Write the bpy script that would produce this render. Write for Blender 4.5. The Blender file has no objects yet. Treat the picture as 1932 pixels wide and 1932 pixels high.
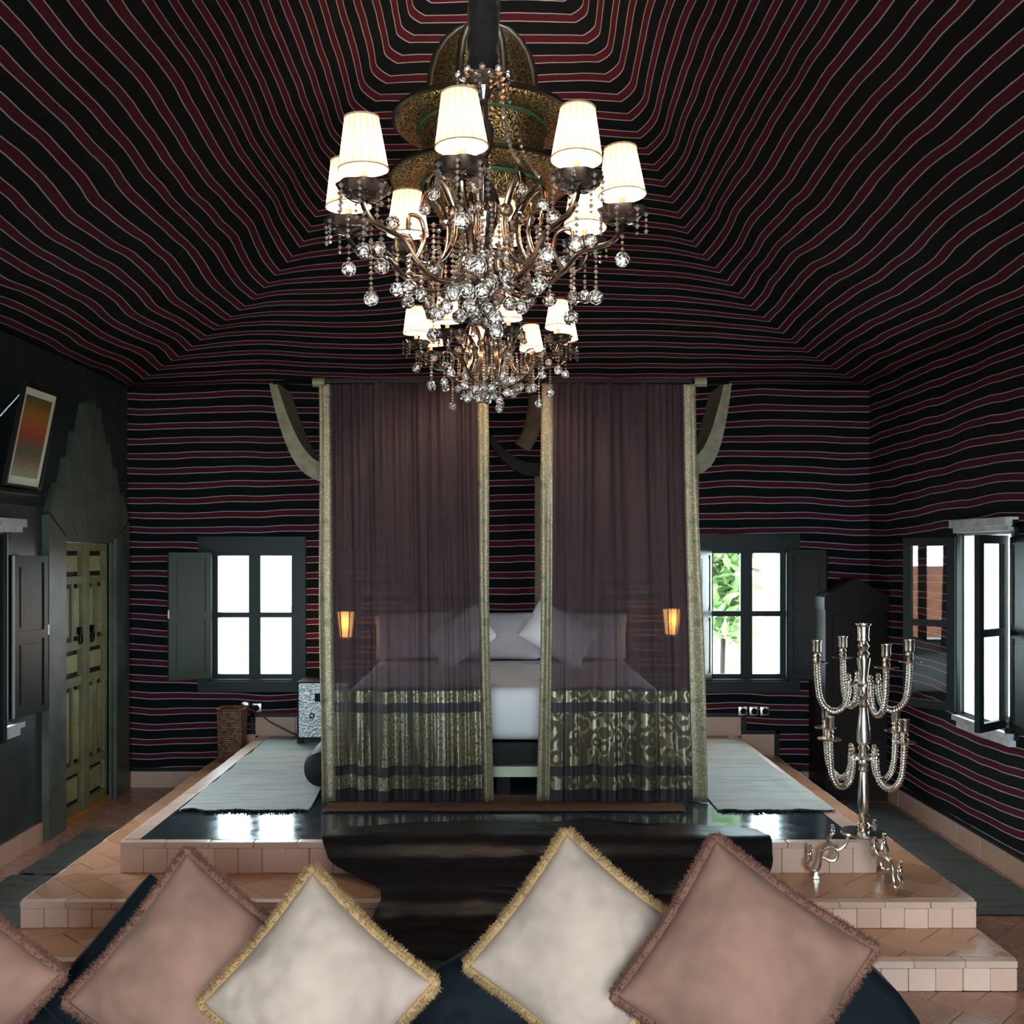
import bpy, bmesh, math, random
from mathutils import Vector, Matrix, noise
random.seed(11)
sc = bpy.context.scene
col = sc.collection
PI = math.pi
rad = math.radians

# ------------------------------------------------------------------ camera
F = 1950.0; VX, VY = 940.0, 1045.0; H = 1.76       # focal length in px, vanishing point, eye height
cd = bpy.data.cameras.new('camera'); cam = bpy.data.objects.new('camera', cd); col.objects.link(cam)
cam.location = (0, 0, H); cam.rotation_euler = (PI / 2, 0, 0)
cd.sensor_width = 36.0; cd.lens = 36.0 * F / 1932.0
cd.shift_x = (966 - VX) / 1932.0; cd.shift_y = (VY - 966) / 1932.0
cd.clip_start = 0.05; cd.clip_end = 300
sc.camera = cam
# ------------------------------------------------------------------ world, exposure
sc.view_settings.view_transform = 'Standard'; sc.view_settings.look = 'None'
sc.view_settings.gamma = 1.0; sc.view_settings.use_curve_mapping = False
sc.view_settings.exposure = 1.1
w = bpy.data.worlds.new('sky'); sc.world = w; w.use_nodes = True
bg = w.node_tree.nodes['Background']
bg.inputs['Color'].default_value = (0.75, 0.90, 1.0, 1); bg.inputs['Strength'].default_value = 10.0
sc.cycles.use_denoising = True
sc.cycles.max_bounces = 10; sc.cycles.transparent_max_bounces = 16
sc.cycles.sample_clamp_indirect = 6.0
sc.cycles.caustics_reflective = False; sc.cycles.caustics_refractive = False

def portal(name, loc, rot, sx, sy):
    l = bpy.data.lights.new(name, 'AREA'); l.shape = 'RECTANGLE'; l.size = sx; l.size_y = sy
    l.cycles.is_portal = True
    o = bpy.data.objects.new(name, l); col.objects.link(o); o.location = loc; o.rotation_euler = rot
portal('window_portal', (-1.855, 8.0, 1.3), (-PI / 2, 0, 0), .66, 1.0)
portal('window_portal', (1.88, 8.0, 1.3), (-PI / 2, 0, 0), .62, 1.0)
portal('window_portal', (3.0, 5.9, 1.33), (0, PI / 2, 0), 1.1, .66)
portal('window_portal', (-3.0, 5.5, 1.33), (0, -PI / 2, 0), 1.1, .7)
portal('fill_door_portal', (0, -2.7, 1.3), (PI / 2, 0, 0), 4.4, 2.4)  # guides sky light through the added front doorway

# ------------------------------------------------------------------ helpers
class MB:
    def __init__(s): s.v = []; s.f = []; s.uv = []
    def add(s, vs, fs, T=None, uvs=None):
        n = len(s.v)
        s.v += [tuple(T(*p)) if T else tuple(p) for p in vs]
        s.f += [tuple(i + n for i in f) for f in fs]
        s.uv += list(uvs) if uvs else [(0, 0)] * len(vs)
        return s
    def box(s, x0, x1, y0, y1, z0, z1, T=None):
        vs = [(x, y, z) for x in (x0, x1) for y in (y0, y1) for z in (z0, z1)]
        uvs = [(p[0] + p[1], p[2]) for p in vs]
        return s.add(vs, [(0, 1, 3, 2), (4, 6, 7, 5), (0, 4, 5, 1), (2, 3, 7, 6), (0, 2, 6, 4), (1, 5, 7, 3)], T, uvs)
    def lathe(s, prof, n=16, c=(0, 0, 0), T=None, rf=None):
        vs = []; fs = []; uvs = []; m = len(prof)
        for i in range(n):
            a = 2 * PI * i / n
            for j, (r, z) in enumerate(prof):
                k = rf(a, j / (m - 1)) if rf else 1.0
                vs.append((c[0] + r * k * math.cos(a), c[1] + r * k * math.sin(a), c[2] + z)); uvs.append((i / n, z))
        for i in range(n):
            q = (i + 1) % n
            for j in range(m - 1):
                fs.append((i * m + j, q * m + j, q * m + j + 1, i * m + j + 1))
        if prof[0][0] > 1e-5: fs.append(tuple(i * m for i in range(n))[::-1])
        if prof[-1][0] > 1e-5: fs.append(tuple(i * m + m - 1 for i in range(n)))
        return s.add(vs, fs, T, uvs)
    def shell(s, prof, n=16, c=(0, 0, 0), T=None, rf=None):      # open lathe
        k = len(s.f); s.lathe(prof, n, c, T, rf)
        s.f = s.f[:k] + [f for f in s.f[k:] if len(f) == 4]
        return s
    def tube(s, pts, r, n=8, T=None, twist=0.0, lobes=0, amp=0.0, flat=None, close=False):
        pts = [Vector(p) for p in pts]; m = len(pts); vs = []; fs = []; uvs = []
        up = None; L = 0
        for i, p in enumerate(pts):
            if close: t = pts[(i + 1) % m] - pts[i - 1]
            else: t = pts[min(i + 1, m - 1)] - pts[max(i - 1, 0)]
            t = t.normalized() if t.length > 1e-9 else Vector((0, 0, 1))
            if up is None:
                up = Vector((0, 0, 1)) if abs(t.z) < .9 else Vector((1, 0, 0))
            up = (up - t * up.dot(t)).normalized(); b = t.cross(up)
            if i: L += (p - pts[i - 1]).length
            rr = r[i] if isinstance(r, (list, tuple)) else r
            for k in range(n):
                a = 2 * PI * k / n; q = rr * (1 + amp * math.cos(lobes * a + twist * L)) if lobes else rr
                ca, sa = math.cos(a), math.sin(a)
                if flat: sa *= flat
                vs.append(p + up * (q * ca) + b * (q * sa)); uvs.append((k / n, L))
        for i in range(m if close else m - 1):
            j = (i + 1) % m
            for k in range(n):
                l = (k + 1) % n
                fs.append((i * n + k, i * n + l, j * n + l, j * n + k))
        if not close:
            fs.append(tuple(range(n))[::-1]); fs.append(tuple((m - 1) * n + k for k in range(n)))
        return s.add(vs, fs, T, uvs)
    def prism(s, poly, d0, d1, M):            # poly in 2D (a,b); M(a,b,d) -> xyz
        n = len(poly)
        vs = [M(a, b, d0) for a, b in poly] + [M(a, b, d1) for a, b in poly]
        fs = [tuple(range(n))[::-1], tuple(range(n, 2 * n))] + [(i, (i + 1) % n, n + (i + 1) % n, n + i) for i in range(n)]
        return s.add(vs, fs, None, [(p[0] + p[1], p[2]) for p in vs])
    def grid(s, nu, nv, fn, uvf=None, T=None):
        vs = []; uvs = []; fs = []
        for i in range(nu + 1):
            for j in range(nv + 1):
                u, v = i / nu, j / nv
                vs.append(fn(u, v)); uvs.append(uvf(u, v) if uvf else (u, v))
        for i in range(nu):
            for j in range(nv):
                a = i * (nv + 1) + j
                fs.append((a, a + nv + 1, a + nv + 2, a + 1))
        return s.add(vs, fs, T, uvs)
    def mesh(s, name, mat, smooth=None, recalc=True):
        me = bpy.data.meshes.new(name); me.from_pydata(s.v, [], s.f)
        l = me.uv_layers.new(name='UVMap')
        idx = [0] * len(me.loops); me.loops.foreach_get('vertex_index', idx)
        flat = []
        for i in idx: flat += [s.uv[i][0], s.uv[i][1]]
        l.data.foreach_set('uv', flat)
        if recalc:
            bm = bmesh.new(); bm.from_mesh(me); bmesh.ops.recalc_face_normals(bm, faces=bm.faces); bm.to_mesh(me); bm.free()
        if smooth is not None:
            me.polygons.foreach_set('use_smooth', [True] * len(me.polygons))
            me.set_sharp_from_angle(angle=rad(smooth))
        if mat: me.materials.append(mat)
        return me
    def build(s, name, mat, parent=None, smooth=None, recalc=True):
        return link(name, s.mesh(name, mat, smooth, recalc), parent)

def link(name, me, parent=None, loc=None, rot=None, scl=None):
    o = bpy.data.objects.new(name, me); col.objects.link(o)
    if parent: o.parent = parent
    if loc: o.location = loc
    if rot: o.rotation_euler = rot
    if scl: o.scale = scl
    return o
def tag(o, label, cat=None, group=None, kind=None):
    o['label'] = label
    if cat: o['category'] = cat
    if group: o['group'] = group
    if kind: o['kind'] = kind
    return o
def thing(name, label, cat, loc=(0, 0, 0), rz=0, group=None):
    o = link(name, None, None, loc, (0, 0, rz)); o.empty_display_size = .1
    return tag(o, label, cat, group)
def struct(o, label): return tag(o, label, None, None, 'structure')
def copy_tree(o, parent=None):
    c = o.copy(); col.objects.link(c)
    if parent: c.parent = parent
    for ch in list(o.children): copy_tree(ch, c)
    return c
def lerp(a, b, t): return a + (b - a) * t
def interp(tab, x):
    for (a, p), (b, q) in zip(tab, tab[1:]):
        if x <= b:
            t = (x - a) / (b - a) if b > a else 0
            return lerp(p, q, max(0, t))
    return tab[-1][1]
def bez(pts, n=8):                               # Catmull-Rom through points
    P = [Vector(p) for p in pts]; out = []
    for i in range(len(P) - 1):
        p0, p1, p2, p3 = P[max(i - 1, 0)], P[i], P[i + 1], P[min(i + 2, len(P) - 1)]
        for k in range(n):
            t = k / n
            out.append(0.5 * ((2 * p1) + (p2 - p0) * t + (2 * p0 - 5 * p1 + 4 * p2 - p3) * t * t + (3 * p1 - p0 - 3 * p2 + p3) * t ** 3))
    return out + [P[-1]]

# ------------------------------------------------------------------ materials
MATS = {}
class NT:
    def __init__(s, name):
        s.m = bpy.data.materials.new(name); s.m.use_nodes = True; s.t = s.m.node_tree
        s.b = s.t.nodes['Principled BSDF']; s.out = s.t.nodes['Material Output']; MATS[name] = s.m
    def n(s, typ, **kw):
        nd = s.t.nodes.new('ShaderNode' + typ)
        for k, v in kw.items(): setattr(nd, k, v)
        return nd
    def l(s, a, b): s.t.links.new(a, b)
    def val(s, sock, v):
        if hasattr(v, 'is_output'): s.l(v, sock)
        elif isinstance(v, (tuple, list)) and len(v) == 3 and sock.type == 'RGBA': sock.default_value = (*v, 1)
        else: sock.default_value = v
    def math(s, op, a, b=0.0, c=None):
        nd = s.n('Math', operation=op); s.val(nd.inputs[0], a); s.val(nd.inputs[1], b)
        if c is not None: s.val(nd.inputs[2], c)
        return nd.outputs[0]
    def mix(s, fac, a, b):
        nd = s.n('Mix', data_type='RGBA'); s.val(nd.inputs['Factor'], fac)
        s.val(nd.inputs[6], a if hasattr(a, 'is_output') else (*a, 1)); s.val(nd.inputs[7], b if hasattr(b, 'is_output') else (*b, 1))
        return nd.outputs[2]
    def coord(s, kind='Object'): return s.n('TexCoord').outputs[kind]
    def pos(s): return s.n('NewGeometry').outputs['Position']
    def mapping(s, vec, scale=(1, 1, 1), rot=(0, 0, 0)):
        nd = s.n('Mapping'); s.l(vec, nd.inputs['Vector']); nd.inputs['Scale'].default_value = scale; nd.inputs['Rotation'].default_value = rot
        return nd.outputs[0]
    def noise(s, vec, scale, detail=3, rough=.5):
        nd = s.n('TexNoise'); s.l(vec, nd.inputs['Vector']); nd.inputs['Scale'].default_value = scale
        nd.inputs['Detail'].default_value = detail; nd.inputs['Roughness'].default_value = rough
        return nd.outputs[0]
    def voro(s, vec, scale, feature='F1', out='Distance'):
        nd = s.n('TexVoronoi', feature=feature); s.l(vec, nd.inputs['Vector']); nd.inputs['Scale'].default_value = scale
        return nd.outputs[out]
    def ramp(s, fac, stops, interp='LINEAR'):
        nd = s.n('ValToRGB'); cr = nd.color_ramp; cr.interpolation = interp
        while len(cr.elements) < len(stops): cr.elements.new(.5)
        for e, (p, c) in zip(cr.elements, stops):
            e.position = p; e.color = (*c, 1) if len(c) == 3 else c
        s.l(fac, nd.inputs[0]); return nd.outputs[0]
    def set(s, **kw):
        names = dict(base='Base Color', rough='Roughness', metal='Metallic', spec='Specular IOR Level', coat='Coat Weight', coatr='Coat Roughness',
                     sheen='Sheen Weight', sheenr='Sheen Roughness', trans='Transmission Weight', ior='IOR', alpha='Alpha', emit='Emission Color', estr='Emission Strength', sub='Subsurface Weight')
        for k, v in kw.items(): s.val(s.b.inputs[names[k]], v)
        return s
    def bump(s, h, strength=.3, dist=.01):
        nd = s.n('Bump'); s.l(h, nd.inputs['Height']); nd.inputs['Strength'].default_value = strength; nd.inputs['Distance'].default_value = dist
        s.l(nd.outputs[0], s.b.inputs['Normal']); return nd.outputs[0]

def simple(name, base, rough=.5, metal=0.0, var=0.12, nscale=6, bump=0.0, bscale=40, **kw):
    t = NT(name); c = t.coord()
    nz = t.noise(c, nscale, 4)
    dark = tuple(x * (1 - var) for x in base); light = tuple(min(1, x * (1 + var)) for x in base)
    t.set(base=t.ramp(nz, [(.3, dark), (.7, light)]), rough=rough, metal=metal, **kw)
    if bump: t.bump(t.noise(c, bscale, 4), bump, .005)
    return t.m

def stripes(name):
    t = NT(name); uv = t.coord('UV'); p = t.pos()
    sep = t.n('SeparateXYZ'); t.l(uv, sep.inputs[0])
    wob = t.math('MULTIPLY', t.math('SUBTRACT', t.noise(p, .8, 2), .5), .15)
    wob2 = t.math('MULTIPLY', t.math('SUBTRACT', t.noise(p, 6, 2), .5), .008)
    v = t.math('ADD', t.math('ADD', sep.outputs[1], wob), wob2)
    ph = t.math('FRACT', t.math('DIVIDE', v, .1125))
    W = (.50, .46, .50); R = (.088, .0115, .020); K = (.0050, .0072, .0085)
    c = t.ramp(ph, [(0, K), (.05, W), (.095, R), (.43, W), (.475, K)], 'CONSTANT')
    fine = t.noise(t.mapping(p, (60, 60, 260)), 1, 2)
    t.set(base=t.mix(t.math('MULTIPLY', fine, .35), c, (0.01, .008, .01)), rough=.9, spec=.12)
    t.bump(t.noise(p, 3.2, 3), .5, .04)
    return t.m

M_stripe = stripes('striped_cloth')
def plaster():
    t = NT('dark_plaster'); p = t.pos()
    n1 = t.noise(t.mapping(p, (1, 1, .5)), 3, 5, .6)
    t.set(base=t.ramp(n1, [(.3, (.007, .012, .013)), (.7, (.026, .040, .043))]),
          rough=t.math('MULTIPLY_ADD', t.noise(p, 7, 4), .28, .26), spec=.6)
    t.bump(n1, .25, .02); return t.m
M_plaster = plaster()
def tilemat(name, base, rough, var=.18):
    t = NT(name); p = t.pos(); oi = t.n('ObjectInfo')
    n1 = t.noise(p, 9, 5, .6)
    c = t.mix(t.math('MULTIPLY', n1, .6), base, tuple(x * .72 for x in base))
    hsv = t.n('HueSaturation'); t.l(c, hsv.inputs['Color'])
    t.l(t.math('MULTIPLY_ADD', oi.outputs['Random'], var * 2, 1 - var), hsv.inputs['Value'])
    t.l(t.math('MULTIPLY_ADD', oi.outputs['Random'], -.12, 1.05), hsv.inputs['Saturation'])
    t.set(base=hsv.outputs[0], rough=t.math('MULTIPLY_ADD', n1, .15, rough), spec=.5)
    t.bump(t.noise(p, 26, 3), .25, .004); return t.m
M_riser = tilemat('glazed_clay_tile', (.88, .57, .45), .36, .08)
M_tread = tilemat('polished_clay_tile', (.62, .32, .185), .12, .12)
M_rim = tilemat('rim_clay_tile', (.80, .54, .42), .25, .08)
M_floor = tilemat('floor_clay_tile', (.42, .215, .14), .2, .10)
M_mortar = simple('mortar', (.42, .28, .19), .6)
M_skirt = tilemat('skirting_clay', (.58, .37, .28), .42, .05)
def tadelakt():
    t = NT('dark_tadelakt'); p = t.pos(); n1 = t.noise(p, 5, 6, .65)
    t.set(base=t.ramp(n1, [(.3, (.012, .018, .024)), (.7, (.05, .065, .08))]), rough=t.math('MULTIPLY_ADD', t.noise(p, 11, 4), .20, .03), spec=.7)
    t.bump(t.noise(p, 8, 3), .06, .01); return t.m
M_tad = tadelakt()
M_green = simple('green_black_paint', (.0065, .011, .010), .38, spec=.3, bump=.15, bscale=25)
M_shut = simple('shutter_green_paint', (.026, .042, .030), .42, spec=.5, bump=.1, bscale=30)
M_litpaint = simple('lit_grey_paint', (.52, .55, .56), .35, var=.25, nscale=12)  # pale grey paints the daylight gleam on dark glossy window parts
def panewin():
    t = NT('window_glass'); tr = t.n('BsdfTransparent'); gl = t.n('BsdfGlossy'); gl.inputs['Roughness'].default_value = .01
    fr = t.n('LayerWeight'); fr.inputs[0].default_value = .5; mx = t.n('MixShader')
    t.l(t.math('MULTIPLY_ADD', t.math('POWER', fr.outputs['Facing'], 5.0), .9, .05), mx.inputs[0]); t.l(tr.outputs[0], mx.inputs[1]); t.l(gl.outputs[0], mx.inputs[2])
    tr.inputs[0].default_value = (.93, .96, .95, 1)
    t.l(mx.outputs[0], t.out.inputs[0]); return t.m
M_glass = panewin()
M_wood = simple('dark_stained_wood', (.011, .0065, .005), .5, spec=.22, var=.3, nscale=8, bump=.2)
M_horn = simple('weathered_carved_wood', (.24, .21, .13), .6, var=.3, nscale=14, bump=.4)
M_post = simple('brown_post_wood', (.16, .10, .05), .55, var=.3, nscale=12, bump=.3)
def doorwood(name, a, b, carve):
    t = NT(name); p = t.pos(); n1 = t.noise(p, 6, 5, .6)
    v = t.voro(p, 80)
    n2 = t.noise(p, 110, 3)
    c = t.mix(t.math('MULTIPLY', t.math('GREATER_THAN', t.math('ADD', v, t.math('MULTIPLY', n2, .5)), .62), carve), t.ramp(n1, [(.3, a), (.7, b)]), tuple(x * .25 for x in a))
    t.set(base=c, rough=.5, spec=.4); t.bump(v, .6 * carve + .1, .006); return t.m
M_door = doorwood('carved_door_wood', (.15, .145, .075), (.27, .26, .13), .25)
M_doorpanel = doorwood('carved_panel_wood', (.30, .28, .14), (.50, .47, .25), .45)
M_board = simple('olive_board_wood', (.070, .085, .068), .45, var=.35, nscale=7, bump=.15)
M_iron = simple('black_iron', (.01, .01, .01), .4, 1.0)
M_silver = simple('polished_nickel', (.84, .79, .69), .22, 1.0, var=.08)
M_chrome = simple('bright_socket_metal', (.62, .64, .66), .25, 1.0)
def sheer():
    t = NT('sheer_purple_cloth'); p = t.pos()
    th = t.noise(t.mapping(p, (500, 500, 60)), 1, 2)
    df = t.n('BsdfDiffuse'); tl = t.n('BsdfTranslucent'); tr = t.n('BsdfTransparent'); a = t.n('MixShader'); b = t.n('MixShader')
    cc = t.mix(th, (.072, .049, .056), (.148, .102, .112)); t.l(cc, df.inputs[0]); t.l(cc, tl.inputs[0])
    tr.inputs[0].default_value = (.86, .80, .86, 1)
    a.inputs[0].default_value = .35; t.l(df.outputs[0], a.inputs[1]); t.l(tl.outputs[0], a.inputs[2])
    lw = t.n('LayerWeight'); lw.inputs[0].default_value = .35
    t.l(t.math('MULTIPLY_ADD', lw.outputs['Facing'], .18, .79), b.inputs[0]); t.l(tr.outputs[0], b.inputs[1]); t.l(a.outputs[0], b.inputs[2])
    t.l(b.outputs[0], t.out.inputs[0]); return t.m
M_sheer = sheer()
def brocade(name, motif):
    # uv: x metres across, y metres above the hem
    t = NT(name); uv = t.coord('UV'); sep = t.n('SeparateXYZ'); t.l(uv, sep.inputs[0]); y = sep.outputs[1]
    if motif:
        wv = t.n('VectorMath', operation='ADD'); t.l(t.mapping(uv, (1, .8, 1), (0, 0, .35)), wv.inputs[0])
        nv = t.n('TexNoise'); t.l(uv, nv.inputs['Vector']); nv.inputs['Scale'].default_value = 9; sc_ = t.n('VectorMath', operation='SCALE'); t.l(nv.outputs['Color'], sc_.inputs[0]); sc_.inputs['Scale'].default_value = .06; t.l(sc_.outputs[0], wv.inputs[1])
        d = t.voro(wv.outputs[0], 15)
        ring = t.math('GREATER_THAN', t.math('SINE', t.math('MULTIPLY', d, 15.0)), t.math('MULTIPLY_ADD', t.noise(uv, 60, 2), 1.2, -.35))
        g = t.math('MULTIPLY', ring, t.math('GREATER_THAN', t.noise(t.mapping(uv, (13, 1.2, 1)), 1, 2), .44))  # vertical streaks blank the gold, painting shaded folds into the cloth
    else:
        n = t.noise(t.mapping(uv, (150, 55, 1)), 1, 3, .7)
        g = t.math('MULTIPLY', t.math('GREATER_THAN', n, .48), t.math('GREATER_THAN', t.noise(t.mapping(uv, (11, .8, 1)), 1, 2), .42))  # fold shade painted in as dark vertical streaks here too
    def band(a, b): return t.math('MULTIPLY', t.math('GREATER_THAN', y, a), t.math('LESS_THAN', y, b))
    bands = t.math('ADD', t.math('ADD', band(.07, .145), band(.20, .495)), band(.55, .615))
    g = t.math('MULTIPLY', g, bands)
    c = t.mix(bands, (.030, .022, .028), t.mix(t.noise(t.mapping(uv, (7, .8, 1)), 1, 1), (.05, .045, .04), (.12, .09, .04))); c = t.mix(g, c, t.mix(t.noise(t.mapping(uv, (9, 2, 1)), 1, 2), (.30, .29, .27), (.52, .44, .22)))
    t.set(base=c, rough=t.math('MULTIPLY_ADD', g, -.25, .6), metal=t.math('MULTIPLY', g, .7), alpha=t.math('MULTIPLY_ADD', bands, .06, .88))
    t.bump(t.noise(uv, 300, 2), .3, .002); return t.m
M_broc = brocade('silver_gold_brocade', False); M_broc2 = brocade('paisley_gold_brocade', True)
def goldtrim():
    t = NT('gold_trim_cloth'); uv = t.coord('UV')
    v = t.voro(uv, 105); v2 = t.noise(uv, 14, 3)
    g = t.math('GREATER_THAN', v, .36)
    c = t.mix(g, (.50, .43, .28), (.29, .245, .155)); c = t.mix(t.math('MULTIPLY', t.math('GREATER_THAN', v2, .62), .5), c, (.10, .10, .06))
    t.set(base=c, rough=.45, metal=.35); t.bump(v, .3, .003); return t.m
M_trim = goldtrim()
def velvet(name, base, sh=.18, var=.25):
    t = NT(name); c = t.coord(); n1 = t.noise(c, 4.0, 4, .55)
    t.set(base=t.ramp(n1, [(.3, tuple(x * (1 - var) for x in base)), (.72, tuple(min(1, x * (1 + var)) for x in base))]), rough=.75, sheen=sh, sheenr=.35, spec=.2)
    t.bump(t.noise(c, 9, 4), .25, .02); return t.m
M_pink = velvet('dusty_pink_velvet', (.30, .152, .112), .15, .3); M_cream = velvet('cream_velvet', (.52, .375, .305), .15); M_black = velvet('black_teal_velvet', (.0028, .0060, .0085), .04)
M_fpink = velvet('pink_fringe', (.20, .085, .06), .2, .4); M_fcream = velvet('gold_fringe', (.42, .25, .115), .2, .4)
M_sleeve = velvet('black_velvet_sleeve', (.016, .018, .023), .15)
def hide():
    t = NT('black_hide'); c = t.coord(); n1 = t.noise(c, 2.2, 4)
    t.set(base=t.ramp(n1, [(.35, (.006, .006, .008)), (.75, (.016, .012, .012))]), rough=t.math('MULTIPLY_ADD', t.noise(c, 5, 3), .3, .22), spec=.5)
    t.bump(t.noise(t.mapping(c, (30, 110, 30)), 1, 3), .35, .006); return t.m
M_hide = hide()
def kilim(name, a, b, s=22):
    t = NT(name); p = t.pos(); n1 = t.noise(t.mapping(p, (2, s, 1)), 1.6, 4, .6); n2 = t.noise(p, 3, 3)
    t.set(base=t.mix(t.math('MULTIPLY', n2, .5), t.ramp(n1, [(.30, a), (.55, b)]), b), rough=.9, spec=.2)
    t.bump(t.noise(t.mapping(p, (9, 160, 1)), 1, 2), .6, .006); return t.m
M_kpale = kilim('pale_wool', (.30, .32, .30), (.52, .54, .50)); M_kgrey = kilim('grey_wool', (.055, .062, .058), (.12, .13, .12), 12)
M_kbrown = kilim('brown_wool', (.06, .030, .018), (.13, .07, .04), 9); M_kdark = simple('rug_fringe', (.05, .055, .06), .9)
M_white = simple('white_linen', (.90, .88, .90), .8, var=.05, nscale=3, bump=.1, bscale=6)
M_shadelinen = simple('shaded_white_linen', (.78, .72, .76), .8, var=.05, nscale=3, bump=.1, bscale=6)  # white linen with its lilac shade put into the colour
def crystal():
    t = NT('cut_crystal'); gl = t.n('BsdfGlass'); gl.inputs['Roughness'].default_value = 0; gl.inputs['IOR'].default_value = 1.55
    gl.inputs[0].default_value = (1, .98, .96, 1)
    gs = t.n('BsdfGlossy'); gs.inputs['Roughness'].default_value = .03; gs.inputs[0].default_value = (.95, .93, .92, 1)
    mx = t.n('MixShader'); mx.inputs[0].default_value = .35; t.l(gl.outputs[0], mx.inputs[1]); t.l(gs.outputs[0], mx.inputs[2]); t.l(mx.outputs[0], t.out.inputs[0]); return t.m
M_crys = crystal()
def beadm():
    t = NT('bright_bead'); gs = t.n('BsdfGlossy'); gs.inputs['Roughness'].default_value = .08; gs.inputs[0].default_value = (.95, .88, .80, 1)
    tl = t.n('BsdfTranslucent'); df = t.n('BsdfDiffuse'); tl.inputs[0].default_value = (.95, .88, .80, 1); df.inputs[0].default_value = (.90, .82, .74, 1)
    a = t.n('MixShader'); b = t.n('MixShader'); a.inputs[0].default_value = .5; b.inputs[0].default_value = .6
    t.l(tl.outputs[0], a.inputs[1]); t.l(df.outputs[0], a.inputs[2]); t.l(a.outputs[0], b.inputs[1]); t.l(gs.outputs[0], b.inputs[2]); t.l(b.outputs[0], t.out.inputs[0]); return t.m
M_bead = beadm()
M_smoke = simple('smoked_glass_metal', (.30, .27, .25), .10, .9, var=.3, nscale=30)
M_cmetal = simple('chandelier_metal', (.50, .41, .32), .14, 1.0)
def shade():
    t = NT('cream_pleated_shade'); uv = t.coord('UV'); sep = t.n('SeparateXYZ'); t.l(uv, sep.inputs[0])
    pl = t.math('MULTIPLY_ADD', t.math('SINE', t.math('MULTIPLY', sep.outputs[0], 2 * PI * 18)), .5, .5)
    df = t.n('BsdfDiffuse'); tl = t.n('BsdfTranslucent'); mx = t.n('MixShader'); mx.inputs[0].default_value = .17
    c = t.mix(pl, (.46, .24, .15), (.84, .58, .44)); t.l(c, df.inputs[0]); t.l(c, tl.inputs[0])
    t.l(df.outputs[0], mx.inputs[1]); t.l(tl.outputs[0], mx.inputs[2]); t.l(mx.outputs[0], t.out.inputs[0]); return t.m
M_shade = shade(); M_shtrim = simple('shade_trim', (.55, .38, .28), .8)
def bulb():
    t = NT('lit_bulb'); t.set(base=(1, .9, .75), emit=(1, .78, .50, 1), estr=14.0); return t.m
M_bulb = bulb()
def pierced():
    t = NT('pierced_brass_glints'); p = t.pos(); v = t.voro(p, 130); n = t.noise(p, 70, 2)
    g = t.math('GREATER_THAN', t.math('ADD', v, t.math('MULTIPLY', n, .5)), .74)  # bright gold specks paint the glitter of light through the piercings
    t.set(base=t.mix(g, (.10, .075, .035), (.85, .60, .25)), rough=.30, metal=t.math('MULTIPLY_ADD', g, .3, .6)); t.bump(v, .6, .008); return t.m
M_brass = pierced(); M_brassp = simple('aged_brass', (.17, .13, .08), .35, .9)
M_greeng = simple('green_glass', (.10, .25, .14), .08, spec=.8)
def amber():
    t = NT('amber_glass'); t.set(base=(.9, .5, .15), rough=.3, emit=(1, .55, .18, 1), estr=1.1); return t.m
M_amber = amber()
def basketm():
    t = NT('woven_reed'); uv = t.coord('UV'); br = t.n('TexBrick'); t.l(t.mapping(uv, (14, 16, 1)), br.inputs[0])
    br.inputs['Color1'].default_value = (.09, .03, .013, 1); br.inputs['Color2'].default_value = (.40, .19, .075, 1); br.inputs['Mortar'].default_value = (.02, .01, .006, 1)
    br.inputs['Mortar Size'].default_value = .05; br.inputs['Scale'].default_value = 1.0
    t.set(base=br.outputs[0], rough=.6); t.bump(br.outputs[1], .5, .004); return t.m
M_basket = basketm()
def inlay():
    t = NT('embossed_silver'); p = t.pos(); v = t.voro(p, 70)
    t.set(base=t.ramp(v, [(.1, (.10, .11, .11)), (.5, (.62, .65, .66))]), rough=.35, metal=.6); t.bump(v, .8, .006); return t.m
M_inlay = inlay()
def picture():
    t = NT('abstract_print'); uv = t.coord('UV'); sep = t.n('SeparateXYZ'); t.l(uv, sep.inputs[0])
    y = t.math('ADD', sep.outputs[1], t.math('MULTIPLY', t.math('SUBTRACT', t.noise(t.mapping(uv, (4, 22, 1)), 1, 6, .7), .5), .42))
    c = t.ramp(y, [(.04, (.32, .34, .20)), (.16, (.30, .16, .08)), (.28, (.10, .10, .045)), (.40, (.16, .09, .05)), (.52, (.38, .05, .02)), (.66, (.42, .10, .015)), (.80, (.36, .15, .01)), (.95, (.14, .10, .015))])
    t.set(base=c, rough=.5); return t.m
M_pic = picture(); M_mat = simple('mount_card', (.80, .84, .66), .7, var=.03)
M_leather = simple('black_leather', (.006, .006, .006), .6, spec=.25, bump=.1)
M_sun = simple('terracotta_render', (.42, .17, .10), .9); M_leaf = simple('leaf_green', (.16, .26, .09), .6, var=.5, nscale=5); M_pave = simple('pale_paving', (.55, .50, .44), .9)
M_ochre = simple('ochre_glow_wood', (.42, .19, .03), .4)  # ochre colour stands for the orange glow under the door
M_plume = simple('pale_plume', (.62, .52, .45), .9)
M_cable = simple('brown_cable', (.08, .035, .02), .5)

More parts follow.
